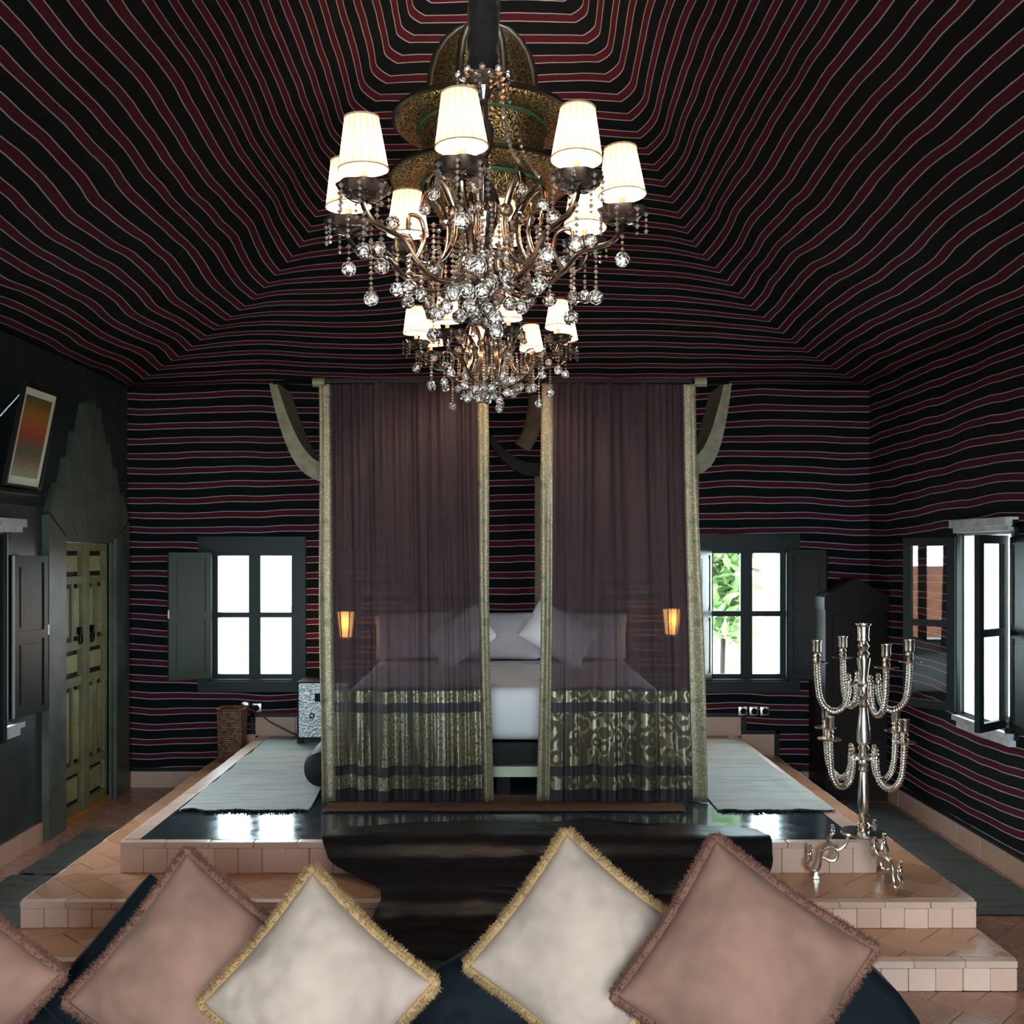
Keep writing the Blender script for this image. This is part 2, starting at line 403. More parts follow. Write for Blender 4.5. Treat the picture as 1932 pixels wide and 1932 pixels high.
# ------------------------------------------------------------------ room shell
RW, BY, FY, EZ = 2.8, 7.8, -2.6, 3.02
TB = lambda u, d, z: (u, BY - d, z)            # back wall: d into the room
TR = lambda u, d, z: (RW - d, u, z)
TL = lambda u, d, z: (-RW + d, u, z)
TF = lambda u, d, z: (u, FY + d, z)
def wall(name, T, u0, u1, z1, holes, mat, label):
    b = MB(); cuts = sorted(holes); cur = u0
    for (a, c, za, zb) in cuts:
        b.box(cur, a, -.3, 0, -.05, z1, T); b.box(a, c, -.3, 0, -.05, za, T); b.box(a, c, -.3, 0, zb, z1, T); cur = c
    b.box(cur, u1, -.3, 0, -.05, z1, T)
    for i, v in enumerate(b.v): b.uv[i] = (v[0] + v[1], v[2])
    return struct(b.build(name, mat), label)
WB1 = (-2.18, -1.53, .80, 1.79); WB2 = (1.59, 2.19, .80, 1.81); WR = (5.60, 6.22, .80, 1.88); WL = (5.20, 5.86, .80, 1.88)
wall_back = wall('wall_back', TB, -RW - .3, RW + .3, EZ, [WB1, WB2], M_stripe, 'back wall hung with red and black striped cloth')
wall_right = wall('wall_right', TR, FY - .3, BY, EZ, [WR], M_stripe, 'right wall hung with red and black striped cloth')
wall_left = wall('wall_left', TL, FY - .3, BY, EZ, [WL, (6.63, 7.43, .02, 1.84)], M_plaster, 'dark polished plaster wall with the carved door')
wall_front = wall('wall_front', TF, -RW, RW, EZ, [(-2.2, 2.2, .1, 2.5)], M_plaster, 'front wall with an unseen doorway added for daylight fill')  # opening behind the camera is added to let in fill light
floor = struct(MB().box(-RW - .3, RW + .3, FY - .3, BY + .3, -.2, -.012).build('floor', M_mortar), 'terracotta tiled floor')

# tent ceiling: contours lofted from eave to ridge
LV = [(0.0, 2.80, 2.80, 7.80, EZ), (.30, 2.25, 2.26, 7.40, 3.25), (.62, 1.70, 1.74, 6.98, 3.53), (1.0, 1.25, 1.32, 6.56, 3.82),
      (1.35, .98, 1.05, 6.13, 4.04), (1.7, .66, .73, 5.64, 4.27), (2.1, .28, .33, 5.06, 4.55), (2.4, .0, .02, 4.62, 4.74)]
def tent():
    b = MB(); nl = 40; rows = []; varc = EZ; prev = None
    for i in range(nl + 1):
        t = 2.4 * i / nl
        wh, ws, bb, z = (interp([(l[0], l[k]) for l in LV], t) for k in (1, 2, 3, 4))
        if prev: varc += math.hypot(bb - prev[0], z - prev[1])
        prev = (bb, z)
        bend = .42 * min(1, t / .8) * (1 if t < 1.2 else max(.25, 1 - (t - 1.2) * 1.1))
        ctr = []
        for k in range(24):                       # left side, front to bend
            ctr.append((-ws, lerp(FY - .3, bb - bend - .02, k / 23)))
        for k in range(1, 9):
            a = k / 8; ctr.append((lerp(-ws, -wh, a ** 2.2), lerp(bb - bend, bb, a)))
        back = [(lerp(-wh, wh, k / 24), bb) for k in range(1, 24)]
        ctr = ctr + back + [(-x, y) for x, y in reversed(ctr)]
        row = []
        for (x, y) in ctr:
            edge = math.sin(PI * min(1, t / 2.4)) ** .6
            hd = math.hypot(abs(x) - wh, y - bb); dip = -.085 * math.exp(-hd / .30) * edge * (1 if t < 1.1 else max(.2, 1 - (t - 1.1) * 1.4))
            dz = (noise.noise(Vector((x * .8, y * .8, z * .6))) * .05 - .02) * edge + dip
            row.append(((x, y, z + dz), (x + y, varc)))
        rows.append(row)
    m = len(rows[0]); vs = []; uvs = []; fs = []
    for r in rows:
        for p, u in r: vs.append(p); uvs.append(u)
    for i in range(nl):
        for k in range(m - 1): fs.append((i * m + k, i * m + k + 1, (i + 1) * m + k + 1, (i + 1) * m + k))
    b.add(vs, fs, None, uvs)
    o = b.build('ceiling', M_stripe, None, 40)
    md = o.modifiers.new('thick', 'SOLIDIFY'); md.thickness = .03; md.offset = 1
    return struct(o, 'peaked tent ceiling of red and black striped cloth')
tent()
# gable above the front wall
g = MB().prism([(-RW, EZ - .02), (RW, EZ - .02), (1.4, 3.9), (.4, 4.6), (0, 4.8), (-.4, 4.6), (-1.4, 3.9)], 0, .1, lambda a, c, d: (a, FY - .3 + d, c))
struct(g.build('wall_front_gable', M_stripe), 'striped cloth gable above the front wall')

# ------------------------------------------------------------------ tiles
CUBE = MB().box(-.5, .5, -.5, .5, -.5, .5)
def tilemesh(mat):
    me = CUBE.mesh('tile', mat)
    bm = bmesh.new(); bm.from_mesh(me); bmesh.ops.bevel(bm, geom=bm.edges[:], offset=.035, segments=1, affect='EDGES'); bm.to_mesh(me); bm.free()
    return me
TM = {k: tilemesh(m) for k, m in (('riser', M_riser), ('rim', M_rim), ('skirt', M_skirt))}
def tile(parent, key, c, s, jit=.002, name='tile'):
    return link(name, TM[key], parent, (c[0] + random.uniform(-jit, jit), c[1] + random.uniform(-jit, jit), c[2] + random.uniform(-jit, jit) * .5),
                (random.uniform(-.008, .008), random.uniform(-.008, .008), random.uniform(-.008, .008)), s)
def clip(poly, x0, x1, y0, y1):
    for ax, lim, sg in ((0, x0, 1), (0, x1, -1), (1, y0, 1), (1, y1, -1)):
        out = []
        for i in range(len(poly)):
            a, b = poly[i - 1], poly[i]; ia = (a[ax] - lim) * sg >= 0; ib = (b[ax] - lim) * sg >= 0
            if ia != ib:
                t = (lim - a[ax]) / (b[ax] - a[ax]); out.append(tuple(lerp(a[k], b[k], t) for k in (0, 1)))
            if ib: out.append(b)
        poly = out
        if len(poly) < 3: return None
    return poly
def area(p): return abs(sum(p[i - 1][0] * p[i][1] - p[i][0] * p[i - 1][1] for i in range(len(p)))) / 2
def herring(parent, x0, x1, y0, y1, z, mat, L=.28, W=.14, ang=45, limit=300):
    ca, sa = math.cos(rad(ang)), math.sin(rad(ang)); cx, cy = (x0 + x1) / 2, (y0 + y1) / 2
    n = 0; R = int(((x1 - x0) + (y1 - y0)) / W) + 3; g = .0016
    for i in range(-R, R):
        for j in range(-R, R):
            for o in (0, 1):
                # herringbone lattice: pairs shifted by (W,-W) and (2W,2W)
                bx, by = i * W + j * L, -i * W + j * L
                r = (bx, by, bx + L, by + W) if o == 0 else (bx + L, by, bx + L + W, by + L)
                q = [(r[0] + g, r[1] + g), (r[2] - g, r[1] + g), (r[2] - g, r[3] - g), (r[0] + g, r[3] - g)]
                q = [(cx + a * ca - b * sa, cy + a * sa + b * ca) for a, b in q]
                p = clip(q, x0, x1, y0, y1)
                if not p or area(p) < .0006: continue
                n += 1
                if n > limit: return
                dz = random.uniform(-.0012, .0012)
                MB().prism(p, z - .012, z + dz, lambda a, b, d: (a, b, d)).build('tile', mat, parent)
Z1, Z2, Z3 = .39, .24, .123
Y1, Y2, Y3 = 4.92, 4.52, 4.16
XT, XM = 1.80, 2.09
plat = thing('stepped_platform', 'stepped terracotta tiled platform carrying the bed', 'platform', (0, 0, 0))
tA = MB().box(-XT + .006, XT - .006, Y1 + .006, BY - .004, 0, Z1 - .012).build('upper_tier', M_mortar, plat)
tB = MB().box(-XM + .006, XM - .006, Y2 + .006, BY - .004, 0, Z2 - .012).build('middle_tier', M_mortar, plat)
tC = MB().box(-XM + .006, XM - .006, Y3 + .006, Y2 + .2, 0, Z3 - .012).build('lower_tier', M_mortar, plat)
def riser(parent, xa, xb, y, z0, z1, tw):
    n = round((xb - xa) / tw); st = (xb - xa) / n; rim = .030; hh = z1 - rim - z0
    for i in range(n): tile(parent, 'riser', (xa + (i + .5) * st, y + .004, z0 + hh / 2), (st - .004, .012, hh - .003))
    st2 = tw * 1.9; m = round((xb - xa) / st2); st2 = (xb - xa) / m
    for i in range(m): tile(parent, 'rim', (xa + (i + .5) * st2, y + .018, z1 - rim / 2), (st2 - .003, .05, rim - .002), .001)
def side(parent, x, ya, yb, z0, z1, tw):
    n = round((yb - ya) / tw); st = (yb - ya) / n
    for i in range(n): tile(parent, 'riser', (x, ya + (i + .5) * st, (z0 + z1) / 2), (.012, st - .004, z1 - z0 - .003))
riser(tA, -XT, XT, Y1, Z2, Z1, .113); riser(tB, -XM, XM, Y2, Z3, Z2, .105); riser(tC, -XM, XM, Y3, 0, Z3, .110)
for sx in (-1, 1):
    side(tA, sx * XT, Y1 + .02, BY - .006, Z2, Z1, .24); side(tB, sx * XM, Y2 + .02, BY - .006, 0, Z2, .24); side(tC, sx * XM, Y3 + .02, Y2, 0, Z3, .12)
    n = 12
    for i in range(n):                                                       # rim of the upper tier along its sides
        st = (BY - .006 - Y1 - .05) / n; tile(tA, 'rim', (sx * (XT - .04), Y1 + .05 + (i + .5) * st, Z1 - .006), (.078, st - .003, .014), .0006)
herring(tB, -XM, XM, Y2 + .045, Y1, Z2, M_tread); herring(tB, -XM, -XT, Y1, BY - .006, Z2, M_tread, limit=70); herring(tB, XT, XM, Y1, BY - .006, Z2, M_tread, limit=70)
herring(tC, -XM, XM, Y3 + .045, Y2, Z3, M_tread)
MB().box(-XT + .08, XT - .08, Y1 + .043, BY - .004, Z1 - .012, Z1).build('tadelakt_top', M_tad, tA)
# floor tiles where the floor shows
herring(floor, XM + .004, RW, 3.3, 5.3, 0, M_floor, .28, .14, 45, 120); herring(floor, .9, XM, 3.2, Y3 - .004, 0, M_floor, .28, .14, 45, 100)
herring(floor, -RW, -XM - .004, 6.2, BY, 0, M_floor, .28, .14, 45, 75)
MB().box(-RW, -XM - .004, FY, 6.2, -.012, -.0005).build('floor_panel', M_floor, floor)
MB().box(XM + .004, RW, 5.3, BY, -.012, -.0005).build('floor_panel', M_floor, floor)
MB().box(-XM, .9, FY, Y3 - .004, -.012, -.0005).build('floor_panel', M_floor, floor)
MB().box(.9, RW, FY, 3.2, -.012, -.0005).build('floor_panel', M_floor, floor)
# skirting
def skirt(name, T, runs, label):
    b = MB()
    for (u0, u1, z0, z1) in runs: b.box(u0, u1, 0, .008, z0, z1, T)
    r = struct(b.build(name, M_mortar), label)
    for (u0, u1, z0, z1) in runs:
        n = max(1, round((u1 - u0) / .3)); st = (u1 - u0) / n
        for i in range(n):
            c = T(u0 + (i + .5) * st, .009, (z0 + z1) / 2); a = T(st - .004, 0, 0); b0 = T(0, 0, 0)
            along = abs(a[0] - b0[0]) > .01
            tile(r, 'skirt', c, (st - .004, .016, z1 - z0) if along else (.016, st - .004, z1 - z0), .0008)
    return r
skirt('baseboard_right', TR, [(2.6, BY, 0, .12)], 'pale clay skirting along the right wall')
skirt('baseboard_left', TL, [(2.6, 6.33, 0, .12)], 'pale clay skirting along the left wall')
skirt('baseboard_back', TB, [(-2.79, -2.10, 0, .12), (2.10, 2.34, 0, .12), (-2.08, -1.83, Z2, .40), (1.83, 2.08, Z2, .40), (-1.83, 1.83, Z1, .53)], 'stepped clay skirting behind the platform')
b = MB()                                          # dark tape edging the striped cloth above the skirting
for (u0, u1, z) in ((-2.79, -2.10, .12), (2.10, 2.79, .12), (-2.12, -1.87, .40), (1.87, 2.12, .40), (-1.87, 1.87, .53)): b.box(u0, u1, 0, .006, z, z + .028, TB)
for u in (-2.12, 2.09): b.box(u, u + .03, 0, .006, .12, .43, TB)
for u in (-1.87, 1.84): b.box(u, u + .03, 0, .006, .40, .558, TB)
struct(b.build('trim_1', M_green), 'dark tape edging the striped cloth above the skirting')
struct(MB().box(2.6, BY, 0, .006, .12, .15, TR).build('trim_2', M_green), 'dark tape edging the cloth on the right wall')

# ------------------------------------------------------------------ windows
def leafT(T, u, d, ang, sgn):                      # leaf hinged at (u,d); ang from the wall; sgn = direction along u
    ca, sa = math.cos(rad(ang)), math.sin(rad(ang))
    return lambda a, t, z: T(u + sgn * (a * ca) - sgn * t * sa * -1 * 0 - t * sa * sgn, d + a * sa + t * ca, z)
def sash(root, T2, wd, z0, z1, st=.045, bar=True, mat=None, pane=True, th=.03):
    b = MB(); b.box(0, st, 0, th, z0, z1, T2).box(wd - st, wd, 0, th, z0, z1, T2).box(st, wd - st, 0, th, z0, z0 + st, T2).box(st, wd - st, 0, th, z1 - st, z1, T2)
    zm = (z0 + z1) / 2
    if bar: b.box(st, wd - st, 0, th, zm - .02, zm + .02, T2)
    s = b.build('sash', mat or M_green, root)
    if pane:
        for (a, c) in (((z0 + st, zm - .02), (zm + .02, z1 - st)) if bar else ((z0 + st, z1 - st),)):
            MB().box(st, wd - st, th / 2 - .002, th / 2 + .002, a, c, T2).build('pane', M_glass, s)
    return s
def shutter(root, T2, wd, z0, z1, mat, st=.04, th=.022):
    b = MB(); b.box(0, st, 0, th, z0, z1, T2).box(wd - st, wd, 0, th, z0, z1, T2)
    zm = (z0 + z1) / 2
    for a, c in ((z0, z0 + st), (zm - .025, zm + .025), (z1 - st, z1)): b.box(st, wd - st, 0, th, a, c, T2)
    s = b.build('shutter', mat, root)
    for a, c in ((z0 + st, zm - .025), (zm + .025, z1 - st)):
        MB().box(st, wd - st, .006, th - .007, a, c, T2).box(st + .025, wd - st - .025, .004, th - .003, a + .025, c - .025, T2).build('panel', mat, s)
    MB().tube([T2(wd + .003, th, zm - .012), T2(wd + .003, th, zm + .05)], .006, 6).build('latch', M_chrome, s)
    return s
def window(n, T, hole, label, trim=.085, mat=M_green, reveal=M_green):
    u0, u1, z0, z1 = hole; b = MB()
    for (a, c, e, f) in ((u0 - trim, u0, z0 - trim, z1 + trim), (u1, u1 + trim, z0 - trim, z1 + trim), (u0, u1, z0 - trim, z0), (u0, u1, z1, z1 + trim)):
        b.box(a, c, 0, .022, e, f, T)
    b.box(u0 - trim, u1 + trim, .0, .034, z1 + trim - .02, z1 + trim + .02, T)
    r = struct(b.build('window_%d' % n, mat), label)
    rv = MB()
    for (a, c, e, f) in ((u0, u0 + .012, z0, z1), (u1 - .012, u1, z0, z1), (u0, u1, z0, z0 + .012), (u0, u1, z1 - .012, z1)): rv.box(a, c, -.3, 0, e, f, T)
    rv.build('reveal', reveal, r); return r
w1 = window(1, TB, WB1, 'bright casement window to the left of the bed', .08)
for u, s in ((WB1[0], 1), (WB1[1], -1)): sash(w1, leafT(TB, u, -.10, 0, s), .325, WB1[2], WB1[3])
shutter(w1, leafT(TB, -2.17, .03, 40, -1), .325, .83, 1.77, M_shut)
w2 = window(2, TB, WB2, 'bright casement window with garden beyond to the right of the bed', .08)
for u, s in ((WB2[0], 1), (WB2[1], -1)): sash(w2, leafT(TB, u, -.10, 0, s), .30, WB2[2], WB2[3])
shutter(w2, leafT(TB, 2.19, .03, 42, 1), .30, .83, 1.79, M_green); shutter(w2, leafT(TB, 1.585, .03, 62, -1), .30, .83, 1.79, M_green)
def cornice(root, T, u0, u1, z, mat=M_litpaint):
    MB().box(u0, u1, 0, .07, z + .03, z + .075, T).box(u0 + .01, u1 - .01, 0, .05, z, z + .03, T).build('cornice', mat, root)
def sill(root, T, u0, u1, z, mat=M_litpaint):
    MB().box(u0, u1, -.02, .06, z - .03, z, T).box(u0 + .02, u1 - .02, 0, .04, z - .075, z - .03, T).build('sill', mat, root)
w3 = window(3, TR, WR, 'open casement window in the striped right wall', .045, M_green, M_litpaint)
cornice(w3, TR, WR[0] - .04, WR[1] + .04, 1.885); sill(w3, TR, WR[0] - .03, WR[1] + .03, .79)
sash(w3, leafT(TR, WR[1] + .02, .03, 38, 1), .335, .81, 1.86, .05); sash(w3, leafT(TR, WR[0], .035, 52, -1), .31, .82, 1.86, .045)
shutter(w3, leafT(TR, WR[0] - .06, .035, 8, -1), .30, .82, 1.85, M_green)
w4 = window(4, TL, WL, 'open casement window in the dark left wall', .045, M_green, M_litpaint)
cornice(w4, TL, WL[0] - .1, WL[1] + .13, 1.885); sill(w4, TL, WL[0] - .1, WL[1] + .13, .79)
shutter(w4, leafT(TL, WL[1] + .02, .03, 7, 1), .34, .82, 1.75, M_green); sash(w4, leafT(TL, WL[0], .03, 75, -1), .33, .82, 1.86)
w5 = struct(MB().box(-2.2, -2.12, -.2, -.12, .1, 2.5, TF).box(2.12, 2.2, -.2, -.12, .1, 2.5, TF).box(-.04, .04, -.2, -.12, .1, 2.5, TF).box(-2.12, 2.12, -.2, -.12, 2.42, 2.5, TF).box(-2.12, 2.12, -.2, -.12, .1, .18, TF).build('window_5', M_green), 'unseen glazed doorway added behind the viewer for daylight fill')  # unseen doorway, added so daylight fills the room from behind the camera
for a, c in ((-2.12, -.04), (.04, 2.12)): MB().box(a, c, -.165, -.16, .18, 2.42, TF).build('pane', M_glass, w5)

# ------------------------------------------------------------------ carved door with fan of boards
d1 = struct(MB().box(6.60, 6.63, -.12, .02, 0, 1.86, TL).box(7.43, 7.46, -.12, .02, 0, 1.86, TL).box(6.60, 7.46, -.12, .02, 1.84, 1.87, TL).build('door_1', M_board), 'carved double door under a fan of boards in the left wall')
MB().box(6.63, 7.43, -.14, .01, .0, .03, TL).build('threshold', M_ochre, d1)  # strip carries the under-door glow as painted colour
fan_low = [(6.60, 1.87), (6.77, 1.87), (6.90, 1.87), (6.97, 1.87), (7.03, 1.87)]
fan_up = [(6.34, 2.01), (6.52, 2.16), (6.66, 2.33), (6.79, 2.51), (6.95, 2.72)]
CEN = 7.03
MB().prism([(6.40, 1.99), (6.64, 1.88), (7.42, 1.88), (7.66, 1.99), (7.12, 2.66), (6.94, 2.66)], 0, .010, lambda a, c, d: TL(a, d, c)).build('gap_shade', M_iron, d1)  # black sheet paints shade into the gaps between the boards
def board(poly, th=.045): MB().prism(poly, .0, th, lambda a, c, d: TL(a, d, c)).build('board', M_board, d1)
for mir in (0, 1):
    mm = (lambda p: (2 * CEN - p[0], p[1])) if mir else (lambda p: p)
    board([mm(p) for p in ((6.34, .0), (6.595, .0), (6.595, 1.868), (6.34, 2.0))])
    for i in range(4):
        a, c = fan_low[i], fan_low[i + 1]; u, v = fan_up[i], fan_up[i + 1]
        g = .009
        board([mm(p) for p in ((a[0] + g, a[1]), (c[0] - g, c[1]), (v[0] - g, v[1] - .005 + .04), (v[0] - .05, v[1] + .05), (u[0] + g, u[1] + .012))], .045 + .003 * (i % 2))
board([(7.03 - .055, 1.87), (7.03 + .055, 1.87), (7.03 + .075, 2.72), (7.03, 2.80), (7.03 - .075, 2.72)], .05)
for sgn, hu in ((1, 6.632), (-1, 7.428)):
    T2 = leafT(TL, hu, -.05, 0, sgn); wd = .396
    b = MB(); b.box(0, .05, 0, .04, .03, 1.835, T2).box(wd - .05, wd, 0, .05, .03, 1.835, T2)
    rails = [(.03, .09), (.30, .36), (.88, .94), (1.12, 1.18), (1.56, 1.61), (1.78, 1.835)]
    for a, c in rails: b.box(.05, wd - .05, 0, .04, a, c, T2)
    for a, c in ((.36, .88), (1.18, 1.56)): b.box(wd / 2 - .015, wd / 2 + .015, 0, .038, a, c, T2)
    lf = b.build('door_leaf', M_door, d1)
    MB().box(.05, wd - .05, 0, .006, .09, 1.78, T2).build('back_panel', M_wood, lf)
    for (a, c) in ((.09, .30), (.94, 1.12), (1.61, 1.78)):
        MB().box(.085, wd - .095, .004, .028, a + .032, c - .032, T2).build('panel', M_doorpanel, lf)
    for (a, c) in ((.36, .88), (1.18, 1.56)):
        for (e, f) in ((.05, wd / 2 - .015), (wd / 2 + .015, wd - .05)): MB().box(e + .024, f - .024, .004, .030, a + .03, c - .03, T2).build('panel', M_doorpanel, lf)
    cx, cz = wd - .10, 1.22
    MB().tube([T2(cx + .028 * math.cos(k * PI / 6), .05, cz - .03 + .034 * math.sin(k * PI / 6)) for k in range(12)], .006, 6, close=True).box(cx - .012, cx + .012, .03, .056, cz, cz + .05, T2).build('knocker', M_iron, lf)

# ------------------------------------------------------------------ picture on the left wall
pr = thing('framed_picture', 'framed abstract orange and red print leaning out from the dark wall', 'picture', (-2.765, 5.975, 2.13))
tilt = math.atan2(.105, .52)
PT = lambda a, t, h: (t * math.cos(tilt) + h * math.sin(tilt) + .0, a, h * math.cos(tilt) - t * math.sin(tilt) + .012)
b = MB(); hw, hh = .225, .60
b.box(-hw, -hw + .018, 0, .022, 0, hh, PT).box(hw - .018, hw, 0, .022, 0, hh, PT).box(-hw + .018, hw - .018, 0, .022, 0, .018, PT).box(-hw + .018, hw - .018, 0, .022, hh - .03, hh, PT)
b.build('frame', M_wood, pr)
MB().box(-hw + .018, hw - .018, .004, .010, .018, hh - .03, PT).build('mount', M_mat, pr)
b = MB(); b.add([PT(a, .0115, h) for a, h in ((-.165, .065), (.165, .065), (.165, .53), (-.165, .53))], [(0, 1, 2, 3)], None, [(0, 0), (1, 0), (1, 1), (0, 1)]); b.build('print', M_pic, pr)
MB().tube([PT(-hw + .01, 0, hh - .08), (-.03, -hw - .03, hh - .25)], .006, 6).build('stay', M_chrome, pr)
tag(MB().box(-RW, -RW + .09, 5.60, 6.22, 2.105, 2.125).box(-RW, -RW + .02, 5.60, 6.22, 2.04, 2.105).build('picture_ledge', M_green), 'narrow dark ledge below the framed print', 'shelf')

# ------------------------------------------------------------------ bed
bed = thing('bed', 'white made bed with dark wooden base behind sheer curtains', 'bed', (.03, 6.78, Z1))
BW = .92; BF, BBk = -.88, .80                     # local
MB().box(-BW, BW, BF, BBk, .17, .29).build('base', M_wood, bed)
MB().box(-BW + .04, BW - .04, BF + .03, BBk, .09, .15).build('slat_board', M_mat, bed)
for x in (-BW + .08, 0, BW - .08):
    for y in (BF + .1, BBk - .1): MB().box(x - .04, x + .04, y - .04, y + .04, 0, .17).build('leg', M_wood, bed)
def rbox(x0, x1, y0, y1, z0, z1, r, seg=3):
    me = bpy.data.meshes.new('tmp'); bm = bmesh.new(); bmesh.ops.create_cube(bm, size=1)
    for v in bm.verts: v.co = Vector(((x0 + x1) / 2 + v.co.x * (x1 - x0), (y0 + y1) / 2 + v.co.y * (y1 - y0), (z0 + z1) / 2 + v.co.z * (z1 - z0)))
    bmesh.ops.bevel(bm, geom=bm.edges[:], offset=r, segments=seg, affect='EDGES', profile=.5); return bm
def from_bm(bm, name, mat, parent=None, smooth=40):
    me = bpy.data.meshes.new(name); bm.to_mesh(me); bm.free()
    me.polygons.foreach_set('use_smooth', [True] * len(me.polygons)); me.set_sharp_from_angle(angle=rad(smooth)); me.materials.append(mat)
    return link(name, me, parent)
bm = rbox(-BW + .01, BW - .01, BF, BBk, .295, .60, .07, 5)
bmesh.ops.subdivide_edges(bm, edges=[e for e in bm.edges if e.calc_length() > .5], cuts=12, use_grid_fill=True)
for v in bm.verts: v.co += Vector((noise.noise(v.co * 4), noise.noise(v.co * 4 + Vector((9, 0, 0))), noise.noise(v.co * 3 + Vector((0, 9, 0))))) * .008
from_bm(bm, 'duvet', M_white, bed)
MB().box(-BW, BW, BBk - .03, BBk + .06, .1, .80).build('headboard', M_wood, bed)
def pillow_mesh(name, wd, hh, th, mat, seed=0, ears=.10, n=20, wr=.006, piping=False):
    b = MB()
    def side(sg):
        def fn(u, v):
            x, y = 2 * u - 1, 2 * v - 1
            cr = 1 - .05 * (x * y) ** 4
            e = max(0, (1 - abs(x) ** 2.6)) * max(0, (1 - abs(y) ** 2.6))
            px = x * (1 - ears * (1 - y * y) ** .8 * abs(x)); py = y * (1 - ears * (1 - x * x) ** .8 * abs(y))
            k = noise.noise(Vector((x * 2.6 + seed, y * 2.6, sg * 3))) * wr * 2 + noise.noise(Vector((x * 7 + seed, y * 7, sg * 7))) * wr * .7
            return (cr * px * wd / 2, sg * (th / 2 * e ** .52 + k * min(1, e * 3)), cr * py * hh / 2)
        return fn
    b.grid(n, n, side(-1)); b.grid(n, n, side(1))
    bm = bmesh.new(); me = b.mesh(name, mat); bm.from_mesh(me); bmesh.ops.remove_doubles(bm, verts=bm.verts, dist=.0004); bmesh.ops.recalc_face_normals(bm, faces=bm.faces); bm.to_mesh(me); bm.free()
    me.polygons.foreach_set('use_smooth', [True] * len(me.polygons)); return me
# bed pillows lean on the headboard
bp = [(-.60, 7.46, 1.17, .60, .36, 2, -8, M_shadelinen, 'pale pillow upright at the headboard end by the silver chest'), (.02, 7.46, 1.17, .60, .36, 0, -8, M_shadelinen, 'shade-tinted white pillow upright at the middle of the headboard'),
      (.64, 7.46, 1.17, .60, .36, -2, -8, M_shadelinen, 'pale pillow upright at the headboard end by the wall sockets'),
      (-.26, 7.22, 1.18, .46, .32, 34, -24, M_white, 'bright white pillow tipped on its corner on the bed'), (.42, 7.20, 1.20, .50, .34, -32, -24, M_white, 'white pillow with a flanged edge tipped across the bed')]
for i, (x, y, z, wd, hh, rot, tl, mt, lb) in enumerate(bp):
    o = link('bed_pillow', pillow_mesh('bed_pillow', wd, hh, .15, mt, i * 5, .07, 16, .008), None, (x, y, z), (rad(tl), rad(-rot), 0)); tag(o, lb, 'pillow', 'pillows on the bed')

# ------------------------------------------------------------------ forked posts and curtain rod
def bow(root, name, mat, cx, yf, depth, zc, half, rise, th, sides=(-1, 1), face=M_wood):
    for sg in sides:
        pts = []
        for k in range(15):
            t = k / 14; pts.append((cx + sg * half * (t ** .62), zc + rise * (t ** 1.5)))
        fs = []; vs = []
        for i, (x, z) in enumerate(pts):
            a = pts[max(0, i - 1)]; c = pts[min(14, i + 1)]; tx, tz = c[0] - a[0], c[1] - a[1]; l = math.hypot(tx, tz)
            h = th * (1.25 - .75 * i / 14); nx, nz = -tz / l * h * sg, tx / l * h * sg
            for y in (yf, yf + depth): vs += [(x - nx / 2, y, z - nz / 2), (x + nx / 2, y, z + nz / 2)]
        for i in range(14):
            k = i * 4
            for p, q in ((0, 1), (1, 3), (3, 2), (2, 0)): fs.append((k + p, k + q, k + 4 + q, k + 4 + p))
        fs += [(0, 1, 3, 2), (56, 57, 59, 58)]
        MB().add(vs, fs).build(name, mat, root, 50)
def forked(x, y, zc, half, rise, label, th=.085, depth=.42, sides=(-1, 1), mat=M_horn):
    r = thing('forked_post', label, 'post', (x, y, Z1))
    MB().box(-.035, .035, .04, .11, 0, zc - Z1 + .04).build('post', M_post, r)
    bow(r, 'curved_bracket', mat, 0, 0, depth, zc - Z1, half, rise, th, sides); return r
forked(-.965, 5.80, 2.22, .30, .50, 'forked wooden post with curved bracket by the left curtain edge')
forked(1.10, 5.80, 2.26, .19, .46, 'forked wooden post with curved bracket by the right curtain edge')
fp = forked(.308, 7.62, 2.38, .37, .25, 'forked wooden post with dark bracket behind the gap in the curtains', .08, .12, (-1,), M_wood)
MB().tube(bez([(-.13, -.03, 2.54 - Z1), (-.06, -.03, 2.68 - Z1), (-.02, -.03, 2.92 - Z1)], 6), .06, 8, flat=.5).build('curved_bracket', M_post, fp)
rod = thing('curtain_rod', 'thin dark rod carrying the sheer bed curtains', 'rod', (0, 5.69, 2.705))
MB().tube([(-1.24, 0, 0), (1.27, 0, 0)], .012, 8).build('rod', M_iron, rod)
for x in (-1.0, 1.10): MB().tube([(x - .02, 0, 0), (x + .045, 0, 0)], .026, 12).build('cap', M_trim, rod)

